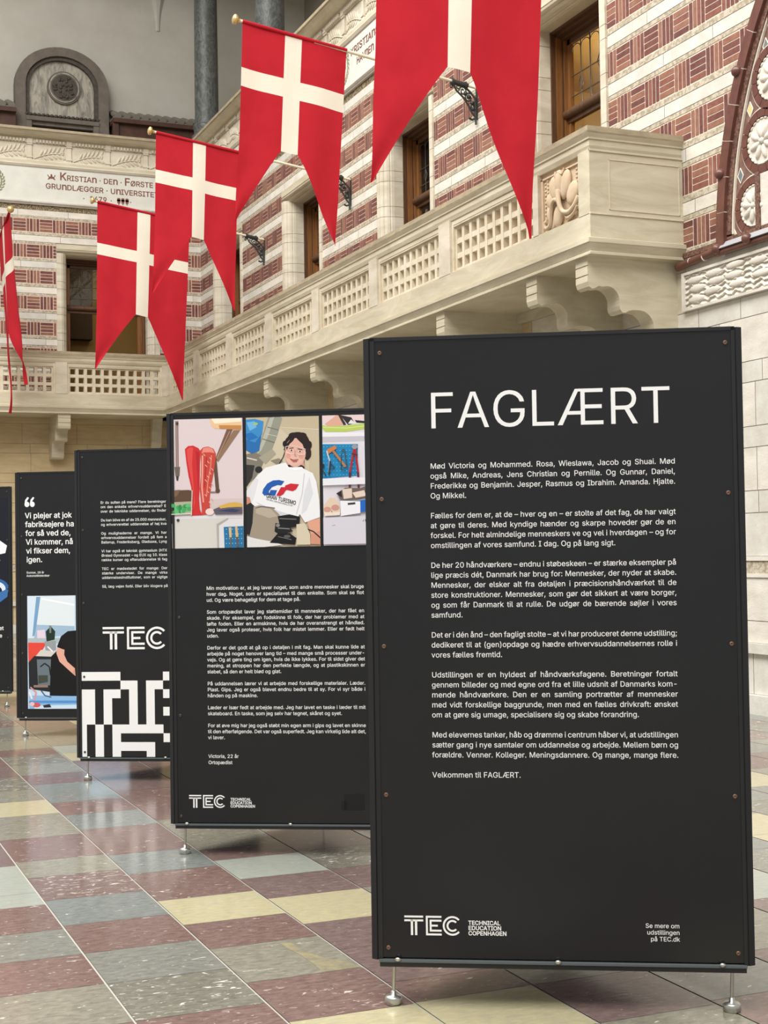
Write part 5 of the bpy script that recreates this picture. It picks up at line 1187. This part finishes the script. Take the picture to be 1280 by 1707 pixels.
p.poly([(498, 74), (560, 70), (612, 86), (604, 160), (560, 214), (498, 200)], (60, 140, 200)).poly([(498, 190), (560, 210), (600, 160), (584, 260), (540, 276), (498, 250)], (40, 110, 176)).poly([(510, 90), (560, 84), (570, 120), (530, 140)], (110, 180, 226)).ell(564, 100, 14, 9, (160, 190, 130)).poly([(498, 160), (540, 150), (580, 180), (520, 200)], (36, 112, 184))
HR = (38, 28, 28)
p.ell(812, 212, 68, 58, HR).ell(858, 240, 32, 52, HR).ell(762, 226, 28, 44, HR).ell(840, 176, 26, 18, HR).ell(790, 172, 30, 16, HR).ell(884, 232, 12, 22, HR).ell(736, 222, 12, 18, HR).ell(868, 300, 14, 22, HR).ell(874, 280, 18, 34, (48, 36, 34)).line([(742, 250), (726, 300), (690, 360), (684, 404), (664, 406)], 5, HR).line([(846, 320), (850, 372)], 7, HR).line([(828, 356), (826, 420), (816, 462)], 3, (60, 46, 44)).line([(726, 220), (740, 236), (732, 260)], 6, HR)
SK = (226, 176, 158)
p.poly([(752, 320), (846, 320), (856, 380), (744, 376)], (212, 156, 138)).ell(790, 366, 62, 22, (36, 30, 32))
p.ell(798, 276, 62, 86, SK).ell(790, 300, 50, 52, (232, 186, 168)).ell(756, 296, 14, 14, (228, 160, 146)).ell(832, 300, 14, 14, (226, 158, 144))
p.ell(800, 236, 54, 46, SK).poly([(740, 268), (744, 228), (770, 196), (800, 184), (786, 206), (764, 226), (752, 252)], HR).poly([(862, 276), (860, 232), (838, 200), (800, 184), (820, 206), (842, 228), (850, 254)], HR)
p.line([(762, 250), (788, 248)], 5, (70, 46, 40)).line([(812, 254), (840, 260)], 5, (70, 46, 40))
p.ell(776, 262, 9, 5, (240, 232, 228)).ell(776, 262, 5, 5, (60, 40, 34)).ell(826, 270, 9, 5, (240, 232, 228)).ell(826, 270, 5, 5, (60, 40, 34))
for a in (0, 1): p.line([(740+a, 240), (770, 234), (806, 240), (858, 256)], 3, (240, 224, 220))
p.line([(742, 242), (748, 276), (772, 286), (796, 278), (806, 280), (822, 290), (850, 290), (858, 258)], 3, (244, 226, 220)).line([(800, 242), (800, 272)], 2, (240, 214, 206))
p.line([(798, 262), (794, 292), (806, 296)], 4, (206, 146, 130)).poly([(766, 312), (786, 322), (806, 322), (816, 316), (804, 330), (786, 330)], (186, 92, 88)).line([(766, 311), (786, 320), (816, 316)], 3, (140, 66, 62))
SH = (240, 240, 242)
p.poly([(700, 342), (740, 334), (760, 362), (800, 370), (836, 362), (846, 372), (900, 400), (920, 450), (936, 560), (940, 660), (850, 690), (820, 640), (790, 690), (640, 640), (540, 600), (506, 580), (504, 500), (560, 420), (620, 362)], SH)
p.poly([(504, 500), (560, 420), (580, 430), (556, 520), (530, 590), (506, 580)], (226, 226, 230)).poly([(880, 420), (900, 520), (860, 620), (830, 640), (846, 520)], (222, 222, 228)).poly([(560, 560), (640, 600), (760, 640), (790, 690), (640, 640)], (214, 214, 220)).poly([(740, 336), (760, 362), (836, 362), (846, 372), (800, 384), (748, 372)], (248, 248, 250)).line([(850, 400), (836, 520), (800, 640)], 5, (206, 206, 214))
# two-tone emblem on the shirt
BL, RD = (34, 92, 176), (204, 40, 56)
p.poly([(732, 444), (700, 436), (664, 438), (630, 456), (606, 488), (600, 512), (614, 528), (640, 516), (640, 500), (658, 478), (690, 466), (714, 468)], BL).poly([(650, 494), (692, 486), (676, 528), (632, 524), (644, 508)], BL).poly([(652, 486), (694, 488), (690, 496), (648, 494)], SH)
p.poly([(712, 478), (752, 480), (726, 520), (706, 532), (682, 528)], RD).poly([(736, 470), (768, 458), (818, 464), (800, 494), (780, 504), (746, 496), (730, 504)], RD)
p.text('GRAN TURISMO', 622, 538, .0375, (30, 30, 34), .27, .2, .016, .150).text('THE REAL DRIVING SIMULATOR', 620, 551, .0125, (90, 90, 96), .27, .2, .006, .135)
p.poly([(504, 530), (526, 536), (534, 570), (520, 586), (504, 580)], (206, 140, 116))
p.poly([(505, 580), (530, 566), (556, 590), (548, 700), (520, 760), (505, 750)], (36, 36, 40)).poly([(548, 590), (580, 584), (660, 600), (700, 640), (714, 700), (690, 780), (640, 800), (520, 770), (540, 690)], (160, 148, 130)).poly([(560, 590), (650, 606), (690, 650), (640, 660), (560, 630)], (184, 172, 154)).line([(560, 600), (600, 590), (674, 602)], 5, (90, 82, 74))
p.poly([(505, 764), (560, 780), (660, 800), (720, 820), (505, 840)], (226, 224, 222)).poly([(690, 650), (760, 640), (822, 656), (816, 710), (760, 720), (700, 700)], (24, 24, 26)).poly([(676, 690), (740, 700), (780, 740), (700, 760), (670, 740)], (30, 30, 32)).poly([(690, 750), (760, 752), (798, 780), (790, 820), (640, 806)], (20, 20, 22)).line([(700, 664), (800, 670)], 5, (120, 120, 122)).line([(690, 720), (760, 726)], 6, (130, 130, 132)).ell(744, 770, 20, 9, (90, 90, 94)).ell(690, 704, 12, 10, (140, 136, 130)).line([(690, 770), (770, 790)], 4, (110, 110, 112))
p.poly([(864, 686), (940, 664), (940, 820), (880, 816), (884, 760)], (226, 166, 140)).poly([(884, 760), (940, 740), (940, 820), (880, 816)], (214, 150, 126)).line([(796, 786), (830, 744), (860, 728), (900, 744), (940, 782)], 7, (28, 28, 30)).poly([(800, 700), (850, 694), (880, 760), (880, 820), (800, 820)], (216, 204, 178))
p.mb.build('photo_print', f2, True, label='print of a dark-haired person in safety glasses and white shirt')
# right print: peg board with tools
R2 = (.730, 1.535, 1.105, 2.185)
p = Print(R2, cv, (226, 220, 228))
p.poly([(950, 45), (1460, 45), (1460, 100), (950, 110)], (232, 208, 208)).poly([(948, 160), (1460, 170), (1460, 190), (948, 186)], (238, 234, 240)).poly([(948, 186), (1460, 190), (1460, 214), (948, 220)], (198, 194, 204))
p.poly([(972, 112), (1046, 58), (1062, 60), (1080, 120), (1000, 130)], (222, 170, 150)).poly([(1050, 56), (1066, 58), (1100, 118), (1084, 122)], (60, 50, 50)).poly([(1064, 60), (1130, 76), (1150, 112), (1110, 120)], (48, 44, 46)).poly([(1110, 112), (1128, 88), (1160, 116)], (230, 226, 226)).poly([(1150, 92), (1212, 100), (1212, 112), (1160, 108)], (40, 38, 40)).poly([(954, 116), (1000, 126), (1100, 122), (1212, 112), (1212, 146), (1100, 160), (980, 158), (958, 140)], (186, 206, 100)).line([(962, 130), (1100, 138), (1210, 128)], 6, (212, 226, 140))
p.poly([(956, 230), (1166, 234), (1160, 420), (958, 434)], (28, 134, 186))
for i in range(11):
    for j in range(8): p.ell(966+i*19, 246+j*24, 2.6, 2.6, (120, 190, 220))
p.poly([(986, 262), (1034, 238), (1042, 258), (994, 288)], (206, 124, 70)).line([(1022, 272), (1092, 366)], 13, (186, 122, 78)).line([(984, 270), (1000, 330), (996, 400)], 8, (200, 206, 210)).line([(1004, 330), (996, 412)], 10, (48, 52, 60)).line([(1000, 340), (1030, 372), (1010, 380)], 5, (50, 54, 62))
p.line([(1072, 280), (1080, 262), (1090, 270), (1102, 376)], 6, (70, 76, 84)).line([(1070, 290), (1066, 380), (1094, 392)], 5, (60, 66, 74)).line([(956, 380), (980, 420)], 6, (48, 52, 60)).ell(962, 360, 8, 14, (40, 44, 52))
p.line([(1144, 262), (1118, 400)], 12, (176, 40, 52)).line([(1150, 262), (1166, 400)], 12, (170, 36, 50)).line([(1118, 400), (1116, 490)], 12, (90, 34, 44)).line([(1166, 400), (1168, 492)], 12, (96, 36, 46)).ell(1148, 250, 17, 14, (150, 154, 158)).line([(1130, 290), (1166, 300)], 8, (60, 56, 60))
p.poly([(950, 434), (1230, 430), (1230, 470), (950, 474)], (236, 234, 240)).poly([(1200, 230), (1230, 230), (1230, 430), (1196, 430)], (226, 228, 234))
p.poly([(1040, 520), (1090, 490), (1180, 494), (1218, 480), (1240, 540), (1150, 560), (1060, 560)], (112, 96, 88)).poly([(1072, 498), (1128, 494), (1130, 550), (1080, 556)], (226, 206, 190)).poly([(1130, 520), (1200, 506), (1210, 540), (1150, 550)], (232, 210, 196)).poly([(1036, 524), (1066, 508), (1070, 548)], (40, 36, 36))
p.poly([(1060, 566), (1176, 568), (1176, 640), (1062, 656)], (240, 240, 244)).poly([(1064, 566), (1176, 560), (1230, 552), (1230, 562), (1176, 572)], (150, 150, 156)).poly([(1176, 566), (1300, 552), (1300, 630), (1176, 632)], (34, 104, 196)).poly([(1102, 580), (1146, 576), (1148, 588), (1104, 592)], (60, 60, 64))
p.poly([(964, 590), (1000, 544), (1030, 550), (1054, 590), (1060, 640), (1030, 654), (1006, 620), (1010, 650), (972, 650), (960, 620)], (226, 204, 180)).ell(1030, 606, 24, 18, (206, 150, 136)).ell(984, 616, 22, 16, (210, 156, 142)).poly([(964, 632), (1056, 632), (1056, 650), (968, 654)], (236, 222, 206))
p.poly([(950, 664), (1460, 650), (1460, 820), (950, 820)], (216, 212, 222)).line([(1190, 690), (1196, 680)], 4, (90, 90, 96)).line([(1010, 712), (1030, 708)], 3, (140, 140, 150)).line([(1204, 676), (1206, 692), (1222, 690)], 3, (80, 80, 90))
p.mb.build('photo_print', f2, True, label='print of workshop tools on a blue peg board')

# ---- stand with the block pattern
A3 = (1.849, 9.634)
s3, f3 = stand('third black exhibition stand with a white block pattern across its foot', A3, ANG, BOLT_K)
def b3(face):
    L = ['Er du sulten på mere? Flere beretninger', 'om den enkelte erhvervsuddannelse? E', 'over de tekniske uddannelser, du finder', None, 'Du kan blive en af de 25.000 mennesker,', 'og erhvervsrettet uddannelse af høj kva', None, 'Og mulighederne er mange. Vi har', 'erhvervsuddannelser fordelt på fem a', 'Ballerup, Frederiksberg, Gladsaxe, Lyng', None,
         'Vi har også et teknisk gymnasium (HTX', 'Ørsted Gymnasiet – og EUX og 10. klass', 'række kurser og efteruddannelse til fag', None, 'TEC er mødestedet for mange: Der', 'stærke underviser. De mange virks', 'uddannelsesinstitutioner, som er vigtige', None, 'Så, læg vejen forbi. Eller bliv klogere på']
    paragraphs(face, [l and (l, 1) for l in L], .1115, 1.851, .0335, .02965, .452, .004, -.01); m = MB()
    logo(m, .118, .874, .150, T, PRINT_W); m.build('logo', face, True)
b3(f3)
m = MB(); T3 = lambda x, z: (x, -.0007, z)
def rc(a, b, c, d): m.face([T3(a, b), T3(c, b), T3(c, d), T3(a, d)], PRINT_W)
ux = [-.034, .003, .0615, .12, .179, .2375, .296, .3545, .413, .471, .529, .588, .646, .705]; uz = [.158, .1975, .256, .3145, .373, .4315, .49, .5485, .607, .6655, .724]
# rows from the top, one character per block column
PAT = ['#####.....#..', '......##.##..', '##.##.##.#.#.'] 
def blk(i0, i1, j0, j1): rc(ux[i0], uz[j0], ux[i1], uz[j1])
blk(0, 5, 9, 10); blk(10, 12, 9, 10)
blk(5, 7, 8, 9); blk(8, 10, 8, 9)
blk(0, 2, 4, 8); blk(3, 5, 7, 8); blk(3, 4, 4, 7); blk(6, 7, 4, 8); blk(8, 9, 4, 8)
blk(10, 12, 7, 8); blk(10, 12, 5, 6); blk(10, 12, 2, 3)
blk(0, 1, 0, 4); blk(2, 3, 0, 4); blk(4, 5, 0, 4); blk(5, 10, 3, 4); blk(5, 9, 1, 2); blk(8, 9, 0, 1)
m.build('block_pattern', f3, True)

# ---- stand with the quotation
A4 = (1.836, 12.267)
s4, f4 = stand('fourth black exhibition stand with a large white quotation over a workshop photograph', A4, ANG, BOLT_K)
def b4(face):
    m = MB()
    for i, l in enumerate(('Vi plejer at jok', 'fabriksejere ha', 'for så ved de,', 'Vi kommer, nå', 'vi fikser dem,', 'igen.')):
        text(m, l, .018+i*.0022, 1.828-i*.0742, .0875, T, PRINT_W, None, .012)
    m.build('quotation_lettering', face, True); m = MB()
    text(m, 'Gunnar, 28 år', .028, 1.362, .034, T, PRINT_W, None, .006); text(m, 'Automatiktekniker', .028, 1.335, .034, T, PRINT_W, None, .006)
    m.build('caption_lettering', face, True); m = MB()
    for x in (.016, .063):     # quotation mark
        n = 16; P = [(x+.021+.021*math.cos(2*PI*i/n), 1.945+.023*math.sin(2*PI*i/n)) for i in range(n)]
        m.face([T(*q) for q in P], PRINT_W); m.face([T_(.0007)(*q) for q in ((x, 1.945), (x+.012, 1.958), (x+.04, 2.0), (x+.026, 2.006), (x+.006, 1.982))], PRINT_W)
    m.build('quotation_mark', face, True)
b4(f4)
cv4 = lambda x, y: (.031+(x-160)*.001466, 1.172-(y-830)*.001412)
p = Print((.033, .228, .9, 1.174), cv4, (196, 218, 236))
p.poly([(160, 830), (260, 828), (210, 1070), (165, 1100)], (214, 228, 240)).poly([(215, 835), (245, 835), (215, 1060), (190, 1070)], (120, 160, 196)).poly([(240, 835), (440, 830), (440, 1040), (216, 1000)], (222, 232, 236)).poly([(246, 842), (440, 880), (440, 890), (246, 850)], (250, 250, 252)).poly([(216, 1000), (440, 1010), (440, 1060), (200, 1080)], (160, 188, 210))
p.poly([(218, 1034), (264, 1030), (268, 1096), (220, 1100)], (226, 210, 224)).poly([(164, 1080), (440, 1080), (440, 1110), (164, 1112)], (176, 186, 190)).poly([(164, 1106), (276, 1108), (250, 1150), (166, 1224)], (226, 74, 60)).poly([(270, 1040), (300, 1010), (326, 1040), (322, 1090), (274, 1100)], (30, 52, 40)).poly([(290, 1006), (304, 1006), (302, 1050), (292, 1050)], (120, 130, 126)).poly([(262, 1100), (330, 1096), (330, 1150), (270, 1170)], (150, 156, 160)).poly([(240, 1150), (340, 1160), (336, 1196), (210, 1186)], (210, 206, 196)).line([(280, 1130), (310, 1160)], 8, (240, 238, 236))
p.poly([(166, 1224), (200, 1186), (300, 1190), (300, 1400), (168, 1380)], (34, 36, 42)).poly([(216, 1206), (300, 1206), (296, 1360), (222, 1360)], (104, 116, 124)).line([(236, 1250), (262, 1230), (290, 1250), (296, 1300)], 8, (28, 30, 36)).poly([(224, 1300), (280, 1300), (280, 1340), (224, 1350)], (64, 72, 60)).poly([(196, 1358), (280, 1358), (280, 1372), (196, 1372)], (150, 120, 104))
p.poly([(300, 1190), (340, 1150), (480, 1150), (480, 1430), (290, 1430)], (14, 14, 16)).poly([(400, 1040), (520, 1030), (520, 1320), (380, 1300), (360, 1160), (336, 1130), (360, 1070)], (18, 18, 20)).poly([(336, 1134), (380, 1150), (378, 1180), (396, 1220), (440, 1260), (444, 1306), (404, 1270), (350, 1220), (332, 1170)], (226, 170, 150)).poly([(440, 1256), (444, 1306), (426, 1286)], (214, 152, 134))
p.poly([(168, 1420), (440, 1424), (700, 1424), (700, 1500), (168, 1500)], (140, 184, 226)).poly([(168, 1450), (700, 1450), (700, 1466), (168, 1466)], (86, 146, 208)).poly([(200, 1480), (700, 1470), (700, 1500), (200, 1500)], (206, 224, 240)).line([(176, 1370), (210, 1400), (200, 1450)], 8, (216, 150, 150)).line([(170, 1400), (186, 1440)], 10, (236, 232, 234)).ell(212, 1476, 24, 14, (206, 90, 96)).ell(186, 1470, 14, 12, (232, 190, 190)).line([(240, 1390), (262, 1420), (300, 1430)], 6, (60, 80, 120)).poly([(250, 1478), (290, 1470), (300, 1490), (256, 1492)], (40, 44, 54))
p.mb.build('photo_print', f4, True, label='print of a person in black at a workbench')

# ---- farthest stand, cut by the picture edge
A5 = (1.075, 15.31)
s5, f5 = stand('farthest black exhibition stand, mostly cut off by the left picture edge', A5, ANG, BOLT_K)
def b5(face):
    m = MB()
    text(m, 'et', 1.078, .770, .075, T, PRINT_W, None, .01, 'r'); text(m, 'e', 1.062, .695, .075, T, PRINT_W, None, .01, 'r')
    m.build('quotation_lettering', face, True)
b5(f5)
cv5 = lambda x, y: (.84+x*.0045, 2.1-y*.0038)
p = Print((.5, 1.02, 1.13, 2.1), cv5, (22, 26, 36))
p.poly([(20, 0), (44, 0), (40, 60), (10, 100), (0, 60)], (70, 78, 92)).poly([(30, 100), (62, 126), (58, 146), (40, 150), (46, 166), (30, 170), (20, 130)], (240, 240, 244)).ell(30, 240, 36, 28, (50, 96, 160)).ell(30, 240, 28, 20, (214, 226, 240)).ell(26, 246, 24, 16, (24, 34, 56)).poly([(44, 250), (64, 240), (62, 262), (40, 280)], (60, 110, 170))
p.mb.build('photo_print', f5, True, label='dark print with white and blue patches')
